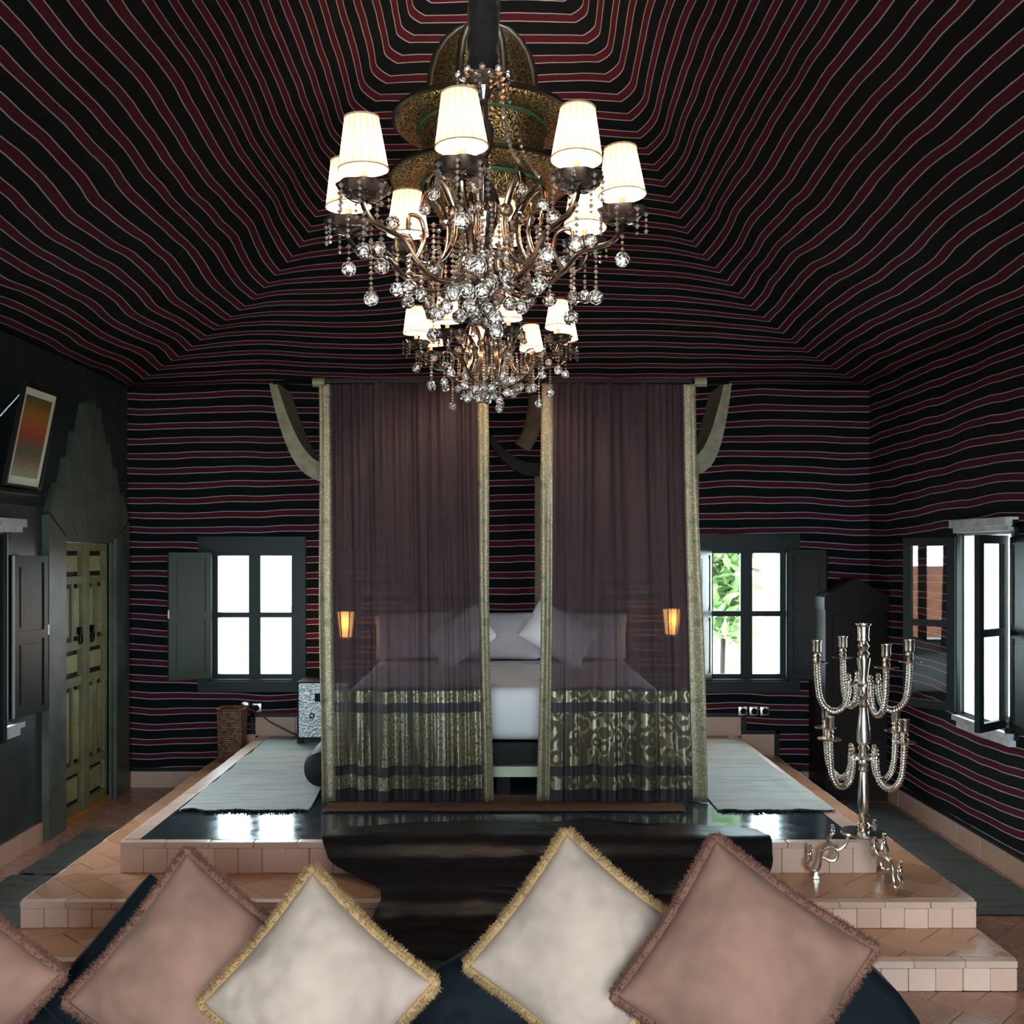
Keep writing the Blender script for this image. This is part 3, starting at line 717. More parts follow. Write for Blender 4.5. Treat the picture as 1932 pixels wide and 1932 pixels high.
# ------------------------------------------------------------------ sheer curtains
def curtain(xl, xr, flareL, flareR, seed, broc, label, nf=11):
    r = thing('bed_curtain', label, 'curtain', ((xl + xr) / 2, 5.69, Z1), 0, 'sheer bed curtains'); X0 = (xl + xr) / 2
    top = 2.705 - Z1 + .01; tw = .066
    def pt(u, h, off=0.0):
        t = h / top; a, c = xl + flareL * (1 - t) ** 1.3, xr + flareR * (1 - t) ** 1.3
        x = lerp(a, c, u) - X0
        w_ = 2 * PI * nf * (u + .02 * math.sin(9 * u + seed))
        edge = min(1, u / .09, (1 - u) / .09); k = (.024 + .022 * (1 - t)) * (.25 + .75 * max(0, edge))
        low = noise.noise(Vector((u * 4 + seed, h * .6, 0))) * .05 * (1 - t)
        uu = u + .006 * math.sin(h * 1.7 + 5 * u)
        y = k * 1.9 * (noise.noise(Vector((uu * nf * 1.05 + seed * 3, h * .12, seed))) + .55 * noise.noise(Vector((uu * nf * 2.6 + seed, h * .2 + 7, seed))) + .30 * t ** 3 * math.sin(w_ * 2.2)) + low
        x += .006 * math.sin(w_ * 1.0 + 1.2) * (1 - .4 * t) + (.005 * math.sin(h * 3.1 + seed)) * max(0, 1 - edge)
        if t > .985: y *= .2
        return (x, y - off, h)
    wd = xr - xl; ut = tw / wd
    hemz = .635
    MB().grid(150, 46, lambda u, v: pt(lerp(ut, 1 - ut, u), lerp(hemz, top, v))).build('sheer_panel', M_sheer, r, 180, False)
    MB().grid(150, 20, lambda u, v: pt(lerp(ut, 1 - ut, u), lerp(.004, hemz, v)), lambda u, v: (u * wd + seed, v * hemz)).build('brocade_hem', broc, r, 180, False)
    for a, c in ((0, ut), (1 - ut, 1)):
        o = MB().grid(5, 60, lambda u, v: pt(lerp(a, c, u), lerp(.004, top, v), .004), lambda u, v: (u * tw, v * top)).build('gold_trim', M_trim, r, 180, False)
        o.modifiers.new('t', 'SOLIDIFY').thickness = .003
    # woven metal dots
    d = MB()
    for row in range(2):
        for k in range(6):
            u = ut + (k + .5 + .3 * (row % 2)) / 6.6; h = (1.70, .98)[row] + random.uniform(-.02, .02); p = pt(min(u, .92), h)
            d.lathe([(0, -.004), (.004, 0), (0, .004)], 6, (p[0], p[1] - .006, p[2]))
    d.build('sequins', M_silver, r)['kind'] = 'stuff'
    MB().tube([(xl - X0 + .02 + i * (wd - .04) / 8, 0, top - .003) for i in range(9)], .017, 8).build('heading', M_sheer, r, 40)
    return r
curtain(-.992, -.058, .025, .03, 1.7, M_broc, 'sheer dark curtain with silvery brocade hem hung by the striped window side', 11)
curtain(.240, 1.087, -.025, .065, 5.1, M_broc2, 'sheer dark curtain with paisley gold hem hung on the candelabra side', 9)

# ------------------------------------------------------------------ rugs
def rug(name, x0, x1, y0, y1, z, mat, label, seed, wav=.012, fringe=True, group=None, skew=(0, 0), lift=0.0):
    r = thing(name, label, 'rug', ((x0 + x1) / 2, (y0 + y1) / 2, z), 0, group); cx, cy = (x0 + x1) / 2, (y0 + y1) / 2
    def fn(u, v, dz):
        x = lerp(x0 + skew[0] * (1 - v), x1 + skew[1] * (1 - v), u) + noise.noise(Vector((seed, v * 7, 2))) * wav * 2 * (abs(u - .5) * 2)
        y = lerp(y0, y1, v) + noise.noise(Vector((u * 6, seed, 5))) * wav * 2
        h = lift * max(0, noise.noise(Vector((u * 5 + seed, v * 9, 0)))) ** 1.0
        return (x - cx, y - cy, h + dz)
    b = MB(); b.grid(24, 40, lambda u, v: fn(u, v, .009)); b.grid(24, 40, lambda u, v: fn(u, v, .001)); b.build('pile', mat, r, 60)
    if fringe:
        f = MB()
        for k in range(int((x1 - x0) / .006)):
            u = k * .006 / (x1 - x0); p = fn(min(u, 1), 0, .006); L = random.uniform(.02, .055); dx = random.uniform(-.02, .02)
            f.add([(p[0] - .0025, p[1] + .01, p[2]), (p[0] + .0025, p[1] + .01, p[2]), (p[0] + dx, p[1] - L, p[2] - .004 + random.uniform(0, .01)), (p[0], p[1] - L * .5, p[2] + .008)], [(0, 1, 3), (0, 3, 2), (1, 2, 3)])
        f.build('fringe', M_kdark, r)['kind'] = 'stuff'
    return r
rug('kilim_rug', -1.70, -1.07, 5.50, 7.60, Z1, M_kpale, 'pale wool kilim on the platform beside the silver chest', 3, .012, True, None, (0, .06), .012)
rug('kilim_rug', 1.17, 1.74, 5.50, 7.62, Z1, M_kpale, 'pale wool kilim on the platform below the wall sockets', 8, .012, True, None, (0, .05), .012)
rug('kilim_rug', -.93, 1.00, 5.47, 5.84, Z1, M_kbrown, 'brown patterned rug under the foot of the bed', 14, .006, False)
rug('floor_runner', 2.13, 2.74, 5.02, 7.25, 0, M_kgrey, 'dark grey runner on the floor below the open casement', 21, .008, False)
rug('floor_runner', -2.62, -2.12, 5.65, 6.55, 0, M_kgrey, 'dark grey runner on the floor near the carved door', 27, .02, False, None, (0, 0), .02)
rug('floor_runner', -2.66, -2.12, 3.6, 5.63, 0, M_kgrey, 'long dark grey runner on the floor beside the left skirting', 33, .02, False, None, (0, 0), .02)

# ------------------------------------------------------------------ cowhide over the steps
def hide_mesh():
    prof = [(5.24, Z1 + .008), (5.10, Z1 + .012), (4.95, Z1 + .016), (4.895, Z1 - .005), (4.86, Z1 - .06), (4.80, Z2 + .055), (4.70, Z2 + .035), (4.53, Z2 + .022), (4.485, Z2 + .004), (4.45, Z2 - .05), (4.38, Z3 + .03), (4.20, Z3 + .018), (4.135, Z3 + .004), (4.10, Z3 - .05), (4.04, .03), (3.90, .012), (3.6, .010)]
    L = [0]
    for p, q in zip(prof, prof[1:]): L.append(L[-1] + math.hypot(p[0] - q[0], p[1] - q[1]))
    ty = [(l, p[0]) for l, p in zip(L, prof)]; tz = [(l, p[1]) for l, p in zip(L, prof)]; LT = L[-1]
    left = [(0, -.20), (.06, -.55), (.14, -.78), (.30, -.84), (.42, -.80), (.55, -.66), (.62, -.56), (.8, -.50), (1.0, -.60), (1.3, -.75), (LT, -.5)]
    right = [(0, .55), (.05, .95), (.10, 1.05), (.16, 1.26), (.30, 1.30), (.42, 1.29), (.55, 1.24), (.62, 1.20), (.8, 1.0), (1.0, .95), (1.3, 1.1), (LT, .8)]
    def fn(u, v, dz):
        s = v * LT; a, c = interp(left, s), interp(right, s)
        x = lerp(a, c, u) + noise.noise(Vector((v * 14, u * 2, 1))) * .015 * abs(2 * u - 1)
        top = min(1, max(0, 1 - s / .1)); y = interp(ty, s) + top * noise.noise(Vector((x * 3.4, 2, 0))) * .16
        z = interp(tz, s); k = noise.noise(Vector((x * 2.2, s * 9, 4)))
        amp = .010 if s < .45 else .016
        nz = (k * amp + abs(noise.noise(Vector((x * 5, s * 14, 8)))) * amp)
        return (x, y - max(0, nz) * .6, z + max(0, nz) + dz)
    b = MB(); b.grid(70, 90, lambda u, v: fn(u, v, .006)); b.grid(70, 90, lambda u, v: fn(u, v, 0.0))
    return b.build('cowhide', M_hide, None, 70)
tag(hide_mesh(), 'glossy black cowhide draped down the platform steps', 'hide')

# ------------------------------------------------------------------ small furniture at the back wall
ch = thing('silver_chest', 'embossed silver chest with ring pull beside the bed', 'chest', (-1.25, 7.56, Z1 + .014))
MB().box(-.19, .19, -.16, .18, .03, .44).build('body', M_wood, ch)
for x in (-.17, .17):
    for y in (-.14, .15): MB().box(x - .02, x + .02, y - .02, y + .02, 0, .03).build('foot', M_wood, ch)
dr = MB().box(-.175, .175, -.172, -.16, .045, .43).build('door', M_inlay, ch)
MB().box(-.12, .12, -.177, -.172, .09, .39).build('panel', M_inlay, dr)
MB().box(-.06, .02, -.182, -.177, .30, .36).build('lock_plate', M_iron, dr)
MB().tube([(-.08 + .016 * math.cos(k * PI / 5), -.182, .20 + .016 * math.sin(k * PI / 5)) for k in range(10)], .004, 6, close=True).build('ring_pull', M_iron, dr)
bk = thing('woven_basket', 'tall brown woven basket standing on the step by the wall', 'basket', (-1.955, 7.60, Z2))
def sq(a, t): return 1 / max(abs(math.cos(a)), abs(math.sin(a))) ** .75
MB().lathe([(.084, 0), (.092, .12), (.095, .25), (.098, .385), (.092, .385), (.088, .02), (0, .02)], 40, (0, 0, 0), None, sq).build('body', M_basket, bk, 40)
MB().tube([(.098 * sq(a, 0) * math.cos(a), .098 * sq(a, 0) * math.sin(a), .387) for a in [2 * PI * k / 40 for k in range(40)]], .006, 6, close=True).build('rim', M_basket, bk, 60)
def socket(x, z, lab, grp):
    r = thing('wall_socket', lab, 'socket', (x, BY, z), 0, grp)
    from_bm(rbox(-.036, .036, -.014, 0, -.036, .036, .006, 2), 'plate', M_chrome, r)
    MB().lathe([(0, 0), (.020, 0), (.022, .004), (.014, .005), (0, .005)], 14, (0, 0, 0), lambda a, b_, c: (a, -.014 - c, b_)).build('outlet', M_iron, r)
for i, lb in enumerate(('metal wall socket next to the bed in a row of three', 'middle one of three metal wall sockets in a row', 'metal wall socket next to the carved cabinet in a row of three')):
    socket(1.845 + .082 * i, .575, lb, 'row of three sockets')
socket(-1.82, .60, 'square metal wall socket above the woven basket', None)
lamp = thing('night_light', 'small bright plug-in night light beside the woven basket', 'light', (-1.905, BY, .62))
MB().lathe([(.0, 0), (.035, 0), (.038, .02), (.028, .035), (0, .04)], 16, (0, 0, 0), lambda a, b_, c: (a, -c, b_)).build('body', M_chrome, lamp, 40)
tag(MB().tube(bez([(-1.80, 7.785, .57), (-1.72, 7.77, .50), (-1.55, 7.74, .42), (-1.47, 7.70, .40), (-1.47, 7.6, .41)], 8), .006, 6).build('cable', M_cable), 'thin brown cable running from the wall socket to the chest', 'cable')
# bolster by the bed foot
tag(MB().lathe([(0, -.34), (.07, -.34), (.10, -.32), (.112, -.26), (.115, 0), (.112, .26), (.10, .32), (.07, .34), (0, .34)], 24, (-1.02, 6.28, Z1 + .122), lambda a, b_, c: (a, 6.28 + (c - Z1 - .122), Z1 + .126 + (b_ - 6.28))).build('leather_bolster', M_leather, None, 40), 'black leather bolster lying on the pale kilim beside the bed', 'bolster')
# lanterns behind the curtains
def wall_lantern(x, z, lab, star):
    r = thing('wall_lantern', lab, 'lantern', (x, BY - .10, z))
    MB().box(-.008, .008, 0, .10, .26, .275).box(-.03, .03, .088, .10, .18, .32).build('bracket', M_iron, r)
    n = 6
    b = MB().lathe([(.045, 0), (.055, .008), (.055, .02), (.05, .02)], n)
    b.lathe([(.07, .21), (.075, .215), (.03, .255), (.01, .27), (.0, .275)], n)
    for k in range(n):
        a = 2 * PI * k / n; b.tube([(.05 * math.cos(a), .05 * math.sin(a), .02), (.068 * math.cos(a), .068 * math.sin(a), .21)], .005, 5)
    b.build('cage', M_brassp, r)
    MB().lathe([(.042, .022), (.062, .208)], n).build('glass', M_amber, r)
    l = bpy.data.lights.new('lantern_light', 'POINT'); l.energy = 2.5; l.color = (1, .55, .22); l.shadow_soft_size = .06
    o = bpy.data.objects.new('lantern_light', l); col.objects.link(o); o.parent = r; o.location = (0, -.10, .12)
    return r
wall_lantern(-1.135, 1.12, 'lit amber wall lantern glowing behind the silver brocade curtain', 0)
wall_lantern(1.29, 1.14, 'lit amber wall lantern glowing behind the paisley curtain', 1)

# ------------------------------------------------------------------ dark carved cabinet in the corner
cb = thing('carved_cabinet', 'tall dark carved wooden cabinet with arched crest in the corner', 'cabinet', (2.56, 7.58, 0))
MB().box(-.22, .22, -.19, .2, .06, 1.36).build('body', M_wood, cb)
MB().box(-.235, .235, -.205, .205, 0, .07).build('plinth', M_wood, cb)
cr = [(-.23, 1.36), (.23, 1.36), (.23, 1.45), (.20, 1.48), (.15, 1.49), (.10, 1.53), (.05, 1.565), (0, 1.58), (-.05, 1.565), (-.10, 1.53), (-.15, 1.49), (-.20, 1.48), (-.23, 1.45)]
MB().prism(cr, -.20, .1, lambda a, c, d: (a, d, c)).build('crest', M_wood, cb)
dd = MB().box(-.17, .17, -.205, -.19, .12, 1.32).build('door', M_wood, cb)
MB().prism([(-.12, .75)] + [(.12, .75)] + [(.12 * math.cos(k * PI / 10), 1.1 + .12 * math.sin(k * PI / 10)) for k in range(11)], -.214, -.204, lambda a, c, d: (a, d, c)).build('arched_panel', M_wood, dd)
MB().box(-.12, .12, -.214, -.204, .2, .66).build('panel', M_wood, dd)
MB().lathe([(0, 0), (.012, .004), (.014, .018), (0, .024)], 10, (0, 0, 0), lambda a, b_, c: (.15 + a, -.205 - c, .72 + b_)).build('knob', M_silver, dd)

# ------------------------------------------------------------------ candelabrum
def candelabrum(loc):
    r = thing('candelabrum', 'tall silver floor candelabrum with twisted arms on the tiled step', 'candelabrum', loc)
    zb = .215
    prof = [(0, zb), (.10, zb), (.103, zb + .006), (.10, zb + .014), (.028, zb + .018), (.022, zb + .03), (.028, zb + .045), (.018, zb + .055), (.022, zb + .075), (.026, zb + .085), (.016, zb + .10),
            (.026, .35), (.024, .42), (.017, .50), (.016, .505), (.024, .515), (.018, .53), (.024, .545), (.020, .555), (.02, .565), (.055, .568), (.057, .580), (.024, .585), (.018, .60), (.026, .615), (.018, .63),
            (.030, .645), (.031, .68), (.025, .74), (.018, .80), (.018, .81), (.024, .82), (.018, .84), (.025, .86), (.02, .87), (.024, .89), (.022, .90), (.05, .905), (.052, .917), (.02, .92), (.018, .94),
            (.020, .96), (.029, 1.02), (.030, 1.035), (.02, 1.04), (.028, 1.055), (.016, 1.07), (.027, 1.09), (.016, 1.105), (.016, 1.11), (.026, 1.115), (.027, 1.12), (.024, 1.13), (.026, 1.18), (.034, 1.19), (.034, 1.195), (.020, 1.195), (.019, 1.14), (0, 1.14)]
    MB().lathe(prof, 24).build('column', M_silver, r, 35)
    def arm(ang, zh, name='arm'):
        ca, sa = math.cos(rad(ang)), math.sin(rad(ang)); T = lambda a, b_, z: (a * ca - b_ * sa, a * sa + b_ * ca, z + zh)
        pts = [(.055, 0, .01), (.070, 0, .0)]
        path = [(.072, 0, .0), (.075, 0, -.05), (.095, 0, -.10), (.14, 0, -.122), (.185, 0, -.10), (.212, 0, -.05), (.222, 0, .03), (.225, 0, .095)]
        a = MB().tube([T(*p) for p in bez(path, 40)], .0132, 15, None, 480, 3, .17).build('arm', M_silver, r, 50)
        MB().lathe([(.0, .0), (.014, .002), (.010, .012), (.013, .022), (.008, .03), (.011, .04), (.007, .046), (.010, .052), (0, .056)], 10, (.072, 0, 0), T).tube([T(.03, 0, .0), T(.075, 0, .0)], .011, 8).build('finial', M_silver, a, 40)
        z0 = .095
        MB().lathe([(0, z0), (.014, z0), (.050, z0 + .006), (.054, z0 + .012), (.048, z0 + .011), (.014, z0 + .010), (.018, z0 + .02), (.012, z0 + .028), (.018, z0 + .04), (.012, z0 + .05), (.018, z0 + .056), (.020, z0 + .062), (.019, z0 + .10), (.023, z0 + .108), (.023, z0 + .111), (.016, z0 + .111), (.015, z0 + .07), (0, z0 + .07)], 18, (.225, 0, 0), T).build('candle_cup', M_silver, a, 35)
    for k in range(4): arm(5.5 + 90 * k, .912); arm(30.5 + 90 * k, .574)
    S = 3252.0
    def cv(pts): return [((1260 - x) / S, 0, max(.004, (1110 - y) / S)) for x, y in pts]
    for ang in (172, -70, 50):
        ca, sa = math.cos(rad(ang)), math.sin(rad(ang)); T = lambda a, b_, z: (a * ca - b_ * sa, a * sa + b_ * ca, z)
        m = MB()
        for c in (((1030, 400), (1015, 540), (930, 645), (850, 650), (775, 595), (742, 530), (775, 460), (800, 440)),
                  ((900, 640), (790, 630), (690, 660), (640, 745), (632, 860), (595, 970), (525, 1008), (455, 965), (440, 885), (490, 820), (480, 760)),
                  ((850, 645), (880, 730), (845, 815), (770, 830), (655, 780))):
            m.tube([T(*p) for p in bez(cv(c), 5)], .0085, 8)
        m.box(-.012 + .214, .226, -.010, .010, 0, .012, T).box(.208, .222, -.007, .007, .01, .04, T)
        lg = m.build('leg', M_silver, r, 40)
        for fx, fy in ((808, 440), (478, 760)):
            rr, zz = (1260 - fx) / S, (1110 - fy) / S
            MB().lathe([(0, 0), (.013, .004), (.010, .012), (.012, .02), (.007, .026), (.010, .034), (.006, .04), (.008, .046), (0, .05)], 10, (rr, 0, zz), T).build('finial', M_silver, lg, 40)
candelabrum((1.70, 4.81, Z2 + .001))

# ------------------------------------------------------------------ chandeliers
def ico(r, sub=1):
    bm = bmesh.new(); bmesh.ops.create_icosphere(bm, subdivisions=sub, radius=r); me = bpy.data.meshes.new('crystal_ball'); bm.to_mesh(me); bm.free(); me.materials.append(M_crys); return me
BALL = ico(.021, 2)
STR = {}
def strand_mesh(L):
    k = round(L, 2)
    if k not in STR:
        b = MB(); n = max(2, int(k / .0135))
        for i in range(n):
            z = -k * (i + .5) / n; r = .0058 if i % 3 else .0076
            b.add([(0, 0, z + r), (r, 0, z), (0, r, z), (-r, 0, z), (0, -r, z), (0, 0, z - r)], [(0, 1, 2), (0, 2, 3), (0, 3, 4), (0, 4, 1), (5, 2, 1), (5, 3, 2), (5, 4, 3), (5, 1, 4)])
        STR[k] = b.mesh('bead_strand', M_bead)
    return STR[k]
def drop(parent, p, L, ball=True, s=1.0):
    st = link('bead_strand', strand_mesh(L), parent, p, (0, 0, random.uniform(0, 3)))
    if ball: link('crystal_ball', BALL, parent, (p[0], p[1], p[2] - round(L, 2) - .019 * s), (random.uniform(0, 3), random.uniform(0, 3), 0), (s, s, s))
def bobeche_mesh():
    rf = lambda a, t: 1 + .10 * math.sin(8 * a) * t
    return MB().shell([(.012, -.030), (.035, -.026), (.055, -.012), (.066, .008), (.060, .009), (.050, -.006), (.030, -.018), (.012, -.022)], 48, (0, 0, 0), None, rf).mesh('drip_dish', M_smoke, 40)
def shade_meshes():
    pr = [(.0615, 0), (.0415, .125)]
    rf = lambda a, t: 1 + .012 * math.sin(36 * a)
    b = MB()
    n = 144
    b.shell([(.0615, 0), (.0565, .031), (.0515, .0625), (.0465, .094), (.0415, .125)], n, (0, 0, 0), None, rf)
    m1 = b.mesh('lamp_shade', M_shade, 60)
    m2 = MB().tube([(.062 * math.cos(2 * PI * k / 32), .062 * math.sin(2 * PI * k / 32), .001) for k in range(32)], .0022, 6, close=True).mesh('shade_trim', M_shtrim, 60)
    m3 = MB().tube([(.042 * math.cos(2 * PI * k / 32), .042 * math.sin(2 * PI * k / 32), .124) for k in range(32)], .0026, 6, close=True).mesh('shade_trim', M_shtrim, 60)
    return m1, m2, m3
BOB = bobeche_mesh(); SHD, SHT, SHT2 = shade_meshes()
CANDLE = MB().lathe([(0, -.05), (.009, -.05), (.009, -.006), (.007, -.006), (0, -.006)], 12).mesh('candle_tube', M_shtrim, 40)
BULB = MB().lathe([(0, -.006), (.008, -.004), (.014, .02), (.010, .045), (0, .065)], 12).mesh('bulb', M_bulb, 60)
def chandelier(loc, rot, top, label, watt):
    r = thing('crystal_chandelier', label, 'chandelier', loc, 0, 'crystal chandeliers')
    rnd = random.Random(5)
    # centre column of glass balusters and metal
    MB().lathe([(0, -.30), (.02, -.29), (.03, -.27), (.015, -.25), (.05, -.22), (.065, -.20), (.06, -.17), (.02, -.15), (.018, -.10), (.04, -.06), (.05, -.02), (.035, .03), (.014, .06), (.014, .12), (.026, .15), (.03, .19), (.014, .22), (.012, .27), (.03, .30), (.034, .33), (0, .335)], 20).build('column', M_smoke, r, 40)
    MB().shell([(.03, .30), (.06, .315), (.068, .325), (.060, .327), (.03, .312)], 24, (0, 0, 0), None, lambda a, t: 1 + .12 * math.sin(8 * a) * t).build('crown', M_smoke, r, 40)
    for k in range(10):
        a = 2 * PI * k / 10; drop(r, (.064 * math.cos(a), .064 * math.sin(a), .32), .05 + .03 * (k % 2), False)
        link('crystal_ball', BALL, r, (.07 * math.cos(a + .3), .07 * math.sin(a + .3), .33), (k, k, 0), (.45, .45, .45))
    for k in range(8):                                 # swags from crown to arms
        a = rad(rot + 45 * k)
        b = MB(); P = [Vector((lerp(.062, .15, t) * math.cos(a), lerp(.062, .15, t) * math.sin(a), lerp(.31, .06, t) - .05 * math.sin(PI * t))) for t in [i / 17 for i in range(18)]]
        for p in P: b.lathe([(0, -.0065), (.0065, 0), (0, .0065)], 5, tuple(p))
        b.build('bead_swag', M_bead, r)
    # velvet sleeve up to the ceiling
    hgt = top - loc[2]; n = 170; rw = []
    for i in range(n + 1):
        t = i / n; z = lerp(.335, hgt, t); rw.append((lerp(.039, .036, t), z))
    fold = lambda a, t: 1 + .26 * abs(noise.noise(Vector((math.cos(a) * 1.1, math.sin(a) * 1.1 + 3, t * 34)))) + .16 * noise.noise(Vector((math.cos(a) * 2 + 9, math.sin(a) * 2, t * 80)))
    sl = MB().lathe(rw, 30, (0, 0, 0), None, fold)
    sl.build('velvet_sleeve', M_sleeve, r, 70)
    for k in range(8):
        a = rad(rot + 45 * k); ca, sa = math.cos(a), math.sin(a); T = lambda x, y, z: (x * ca - y * sa, x * sa + y * ca, z)
        m = MB()
        m.tube([T(*p) for p in bez([(.03, 0, -.19), (.08, 0, -.225), (.15, 0, -.235), (.21, 0, -.20), (.255, 0, -.15), (.30, 0, -.135), (.345, 0, -.12), (.37, 0, -.085), (.37, 0, -.05)], 5)], .0065, 8, flat=1.6)
        m.tube([T(*p) for p in bez([(.20, 0, -.205), (.14, 0, -.19), (.10, 0, -.13), (.095, 0, -.06), (.12, 0, .0), (.155, 0, .03), (.165, 0, .0)], 5)], .007, 8, flat=1.6)
        m.tube([T(*p) for p in bez([(.215, 0, -.195), (.19, 0, -.14), (.20, 0, -.09), (.235, 0, -.085), (.24, 0, -.12)], 5)], .0055, 8)
        arm = m.build('arm', M_cmetal, r, 50)
        base = T(.37, 0, 0)
        tl = Matrix.Rotation(rnd.uniform(-.06, .06), 4, 'X')
        link('drip_dish', BOB, arm, T(.37, 0, -.048)); link('candle_tube', CANDLE, arm, base); link('bulb', BULB, arm, base)
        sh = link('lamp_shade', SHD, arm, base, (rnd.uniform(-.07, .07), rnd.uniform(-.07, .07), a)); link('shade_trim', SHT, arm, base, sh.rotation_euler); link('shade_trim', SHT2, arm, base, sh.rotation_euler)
        l = bpy.data.lights.new('shade_light', 'POINT'); l.energy = watt; l.color = (1, .74, .50); l.shadow_soft_size = .02
        o = bpy.data.objects.new('shade_light', l); col.objects.link(o); o.parent = arm; o.location = (base[0], base[1], .04)
        for q in range(7):                              # drops around the dish
            aa = a + 2 * PI * q / 7; drop(r, (base[0] + .062 * math.cos(aa), base[1] + .062 * math.sin(aa), -.045), rnd.choice((.05, .06, .07)), False)
        drop(r, T(.37, 0, -.10), .05 + .03 * (k % 2), True)
        drop(r, T(.30, .03 * (-1) ** k, -.10), .10 + .04 * ((k + 1) % 2), True); drop(r, T(.235, 0, -.10), .11 + .045 * (k % 3), True)
        drop(r, T(.16, 0, .02), .02, True, .8)
        link('crystal_ball', BALL, r, T(.285, 0, -.115), (k, 1, 0), (.9, .9, .9)); link('crystal_ball', BALL, r, T(.10, 0, -.05), (k, 2, 0), (.9, .9, .9))
    for ring, (rr, n, L0) in enumerate(((.035, 5, .17), (.075, 8, .19), (.12, 9, .17), (.165, 10, .13))):
        for k in range(n):
            a = 2 * PI * (k + .37 * ring) / n; drop(r, (rr * math.cos(a), rr * math.sin(a), (-.14, -.09, -.08, -.09)[ring]), L0 + rnd.choice((-.06, -.03, .0, .02, .04)), True, rnd.choice((.85, 1.0, 1.0)))
    for k in range(16):
        a = 2 * PI * k / 16; drop(r, (.06 * math.cos(a), .06 * math.sin(a), -.02), .12 + .03 * (k % 3), k % 4 == 0, .9)
    return r
chandelier((-.04, 2.77, 2.705), -97, 4.70, 'crystal chandelier on a thick velvet sleeve hanging above the fringed cushions', 9.0)
chandelier((-.03, 5.02, 2.815), -78, 4.52, 'crystal chandelier hanging just before the bed curtains', 9.0)

# ------------------------------------------------------------------ domed brass lantern
dl = thing('brass_lantern', 'large tiered brass lantern with pierced dome hanging behind the near chandelier', 'lantern', (-.06, 4.0, 2.95))
def lob(a, t): return 1 + .02 * abs(math.sin(4 * a))
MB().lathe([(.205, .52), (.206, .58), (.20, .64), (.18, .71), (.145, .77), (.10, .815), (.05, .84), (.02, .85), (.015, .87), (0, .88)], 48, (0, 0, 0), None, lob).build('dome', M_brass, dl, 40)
for k in range(8):
    a = 2 * PI * (k + .5) / 8; MB().tube([((rr + .004) * math.cos(a), (rr + .004) * math.sin(a), z) for rr, z in ((.208, .53), (.209, .58), (.203, .64), (.183, .71), (.148, .77), (.10, .818), (.04, .846))], .016, 6, flat=.35).build('rib', M_brassp, dl, 40)
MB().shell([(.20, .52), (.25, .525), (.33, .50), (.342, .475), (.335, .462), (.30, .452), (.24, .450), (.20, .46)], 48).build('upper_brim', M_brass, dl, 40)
MB().tube([(.340 * math.cos(2 * PI * k / 48), .340 * math.sin(2 * PI * k / 48), .482) for k in range(48)], .012, 6, close=True).build('brim_rim', M_brassp, dl, 40)
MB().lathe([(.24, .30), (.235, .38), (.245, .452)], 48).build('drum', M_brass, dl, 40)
MB().tube([(.245 * math.cos(2 * PI * k / 48), .245 * math.sin(2 * PI * k / 48), .445) for k in range(48)], .007, 6, close=True).build('glass_band', M_greeng, dl, 40)
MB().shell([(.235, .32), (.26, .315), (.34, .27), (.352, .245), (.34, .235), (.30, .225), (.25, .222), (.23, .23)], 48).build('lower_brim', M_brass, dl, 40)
MB().tube([(.350 * math.cos(2 * PI * k / 48), .350 * math.sin(2 * PI * k / 48), .255) for k in range(48)], .011, 6, close=True).build('brim_rim', M_brassp, dl, 40)
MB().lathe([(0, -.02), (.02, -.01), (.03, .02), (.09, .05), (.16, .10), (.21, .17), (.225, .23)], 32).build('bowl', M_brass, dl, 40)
MB().tube([(.235 * math.cos(2 * PI * k / 48), .235 * math.sin(2 * PI * k / 48), .218) for k in range(48)], .008, 6, close=True).build('glass_band', M_greeng, dl, 40)
MB().tube([(0, 0, .86), (0, 0, 1.76)], .012, 8).build('stem', M_brassp, dl)

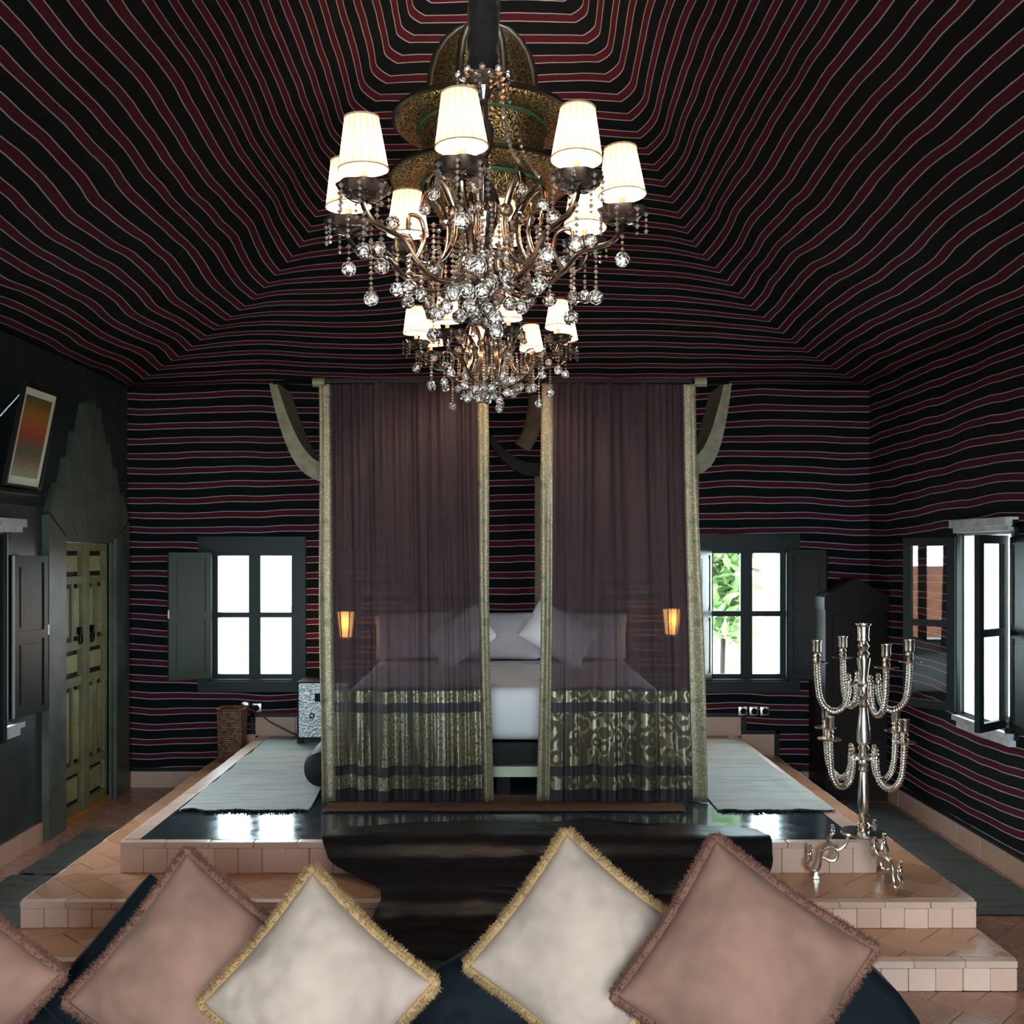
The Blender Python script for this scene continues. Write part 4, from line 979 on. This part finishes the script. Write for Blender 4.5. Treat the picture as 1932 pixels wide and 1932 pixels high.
# ------------------------------------------------------------------ sofa and cushions
sf = thing('daybed', 'low black velvet daybed under the fringed cushions', 'daybed', (-.3, 2.62, 0))
from_bm(rbox(-1.55, 1.20, -.42, .42, .10, .24, .06, 4), 'seat', M_black, sf); from_bm(rbox(-1.55, .92, .40, .54, .08, .42, .06, 4), 'backrest', M_black, sf)
ap = [(.9, .10), (.9, .50), (1.0, .62), (1.12, .665), (1.24, .645), (1.37, .573), (1.45, .50), (1.51, .42), (1.55, .28), (1.55, .10)]
o = MB().prism(ap, .32, .52, lambda a, c, d: (a, d, c)).build('armrest', M_black, sf, 50); md = o.modifiers.new('b', 'BEVEL'); md.width = .03; md.segments = 3
for x in (-1.4, 1.3):
    for y in (-.05, .36): MB().box(x - .03, x + .03, y - .03, y + .03, 0, .11).build('leg', M_wood, sf)
def cushion(px, py, D, size, rot, mat, fmat, seed, label, group=None, th=.17, tilt=12, ears=.10, yaw=0):
    x, z = (px - VX) * D / F, H - (py - VY) * D / F
    r = thing('fringed_cushion' if fmat else 'velvet_cushion', label, 'cushion', (x, D, z), 0, group)
    r.rotation_mode = 'XYZ'
    Mx = Matrix.Rotation(rad(yaw), 4, 'Z') @ Matrix.Rotation(rad(-tilt), 4, 'X') @ Matrix.Rotation(rad(-rot), 4, 'Y')
    r.rotation_euler = Mx.to_euler()
    link('cover', pillow_mesh('cover', size, size, th, mat, seed, ears, 40, .009), r)
    if fmat:
        f = MB(); rnd = random.Random(seed); hs = size / 2
        def out(s):                                    # s in 0..4 along the border
            k = int(s) % 4; t = 2 * (s - int(s)) - 1
            p = ((t, -1), (1, t), (-t, 1), (-1, -t))[k]; x, y = p
            q = (x * (1 - ears * (1 - y * y) ** .8 * abs(x)), y * (1 - ears * (1 - x * x) ** .8 * abs(y)))
            n = ((0, -1), (1, 0), (0, 1), (-1, 0))[k]; cr = 1 - .05 * (x * y) ** 4; return Vector((cr * q[0] * hs, 0, cr * q[1] * hs)), Vector((n[0], 0, n[1]))
        N = 220; path = []
        for i in range(N):
            p, n_ = out(4 * i / N); path.append(p + n_ * .005)
        f.tube([tuple(p) for p in path], [.0115 + .004 * rnd.random() for _ in path], 6, close=True)
        for i in range(6000):
            p, n_ = out(4 * rnd.random()); a = rnd.uniform(-1.25, 1.25); d = (n_ * math.cos(a) + Vector((0, math.sin(a), 0)) + Vector((rnd.uniform(-.35, .35), 0, rnd.uniform(-.35, .35)))).normalized()
            L = rnd.uniform(.018, .030); s = d.cross(Vector((rnd.random(), rnd.random(), rnd.random()))).normalized() * .0028; s2 = d.cross(s).normalized() * .0028
            f.add([p + s, p - s * .5 + s2, p - s * .5 - s2, p + d * L], [(0, 1, 3), (1, 2, 3), (2, 0, 3)])
        f.build('fringe', fmat, r)
    return r
G = 'fringed cushions on the daybed'
cushion(-118, 1868, 2.78, .50, 52, M_pink, M_fpink, 1, 'dusty pink fringed cushion at the daybed end by the left wall', G)
cushion(372, 1852, 2.78, .505, 52, M_pink, M_fpink, 2, 'dusty pink fringed cushion with a black cushion behind its edge', G, .18, 12, .10, 4)
cushion(600, 1874, 2.62, .445, 51, M_cream, M_fcream, 3, 'cream velvet cushion with gold fringe overlapping a pink cushion', G, .17, 14, .11, -4)
cushion(1098, 1794, 2.80, .465, 52, M_cream, M_fcream, 4, 'cream velvet cushion with gold fringe before the black cowhide', G)
cushion(1405, 1835, 2.64, .50, 56, M_pink, M_fpink, 5, 'large dusty pink cushion with thick fringe in front of the tiled steps', G, .19, 12, .10, -3)
G2 = 'plain black cushions on the daybed'
cushion(295, 1872, 2.93, .49, 50, M_black, None, 6, 'plain black velvet cushion behind the dusty pink fringed cushion', G2, .14, 6, .04)
cushion(937, 1926, 2.90, .44, 29, M_black, None, 7, 'plain black velvet cushion between the two cream cushions', G2, .14, 6, .04)

# ------------------------------------------------------------------ plume by the right window
pl = thing('feather_plume', 'pale fluffy plume standing by the open casement', 'plume', (2.765, 5.60, .79))
MB().lathe([(0, 0), (.02, 0), (.024, .03), (.015, .05), (0, .05)], 12).build('stem', M_wood, pl)
f = MB()
for i in range(500):
    a, e = random.uniform(0, 2 * PI), random.uniform(-.5, 1.4); d = Vector((math.cos(a) * math.cos(e), math.sin(a) * math.cos(e), math.sin(e))); L = random.uniform(.03, .06); s = d.cross(Vector((0, 0, 1))).normalized() * .004; p = Vector((0, 0, .05))
    f.add([p - s, p + s, p + d * L], [(0, 1, 2)])
f.build('feathers', M_plume, pl)['kind'] = 'stuff'

# ------------------------------------------------------------------ outdoors
struct(MB().box(-40, 40, -30, 40, -.6, -.25).build('ground', M_pave), 'pale paving outside the room')
tag(MB().box(-9.3, -9, -4, 14, -.25, 1.55).build('garden_wall', M_sun), 'terracotta garden wall beyond the left window', 'wall')
tag(MB().box(1.5, 7, 16, 16.3, -.25, 1.4).build('garden_wall', M_sun), 'terracotta garden wall beyond the right back window', 'wall')
def shrub(x, y, h, rr, label):
    r = thing('garden_shrub', label, 'shrub', (x, y, -.25), 0, 'garden shrubs'); f = MB()
    MB().tube([(0, 0, 0), (.03, 0, h * .6)], .03, 6).build('stem', M_wood, r)
    for i in range(700):
        p = Vector((random.gauss(0, rr * .5), random.gauss(0, rr * .5), h * random.uniform(.35, 1.0))); d = Vector((random.uniform(-1, 1), random.uniform(-1, 1), random.uniform(-.6, 1))).normalized(); s = d.cross(Vector((.3, .5, .8))).normalized() * .05
        f.add([p, p + d * .12 + s, p + d * .28, p + d * .12 - s], [(0, 1, 2, 3)])
    f.build('foliage', M_leaf, r)
shrub(2.66, 12.3, 2.9, .26, 'leafy shrub beyond the right back window'); shrub(-7.4, 8.6, 3.0, .6, 'leafy shrub by the terracotta garden wall'); shrub(4.6, 14, 1.9, .5, 'low leafy shrub by the far garden wall')
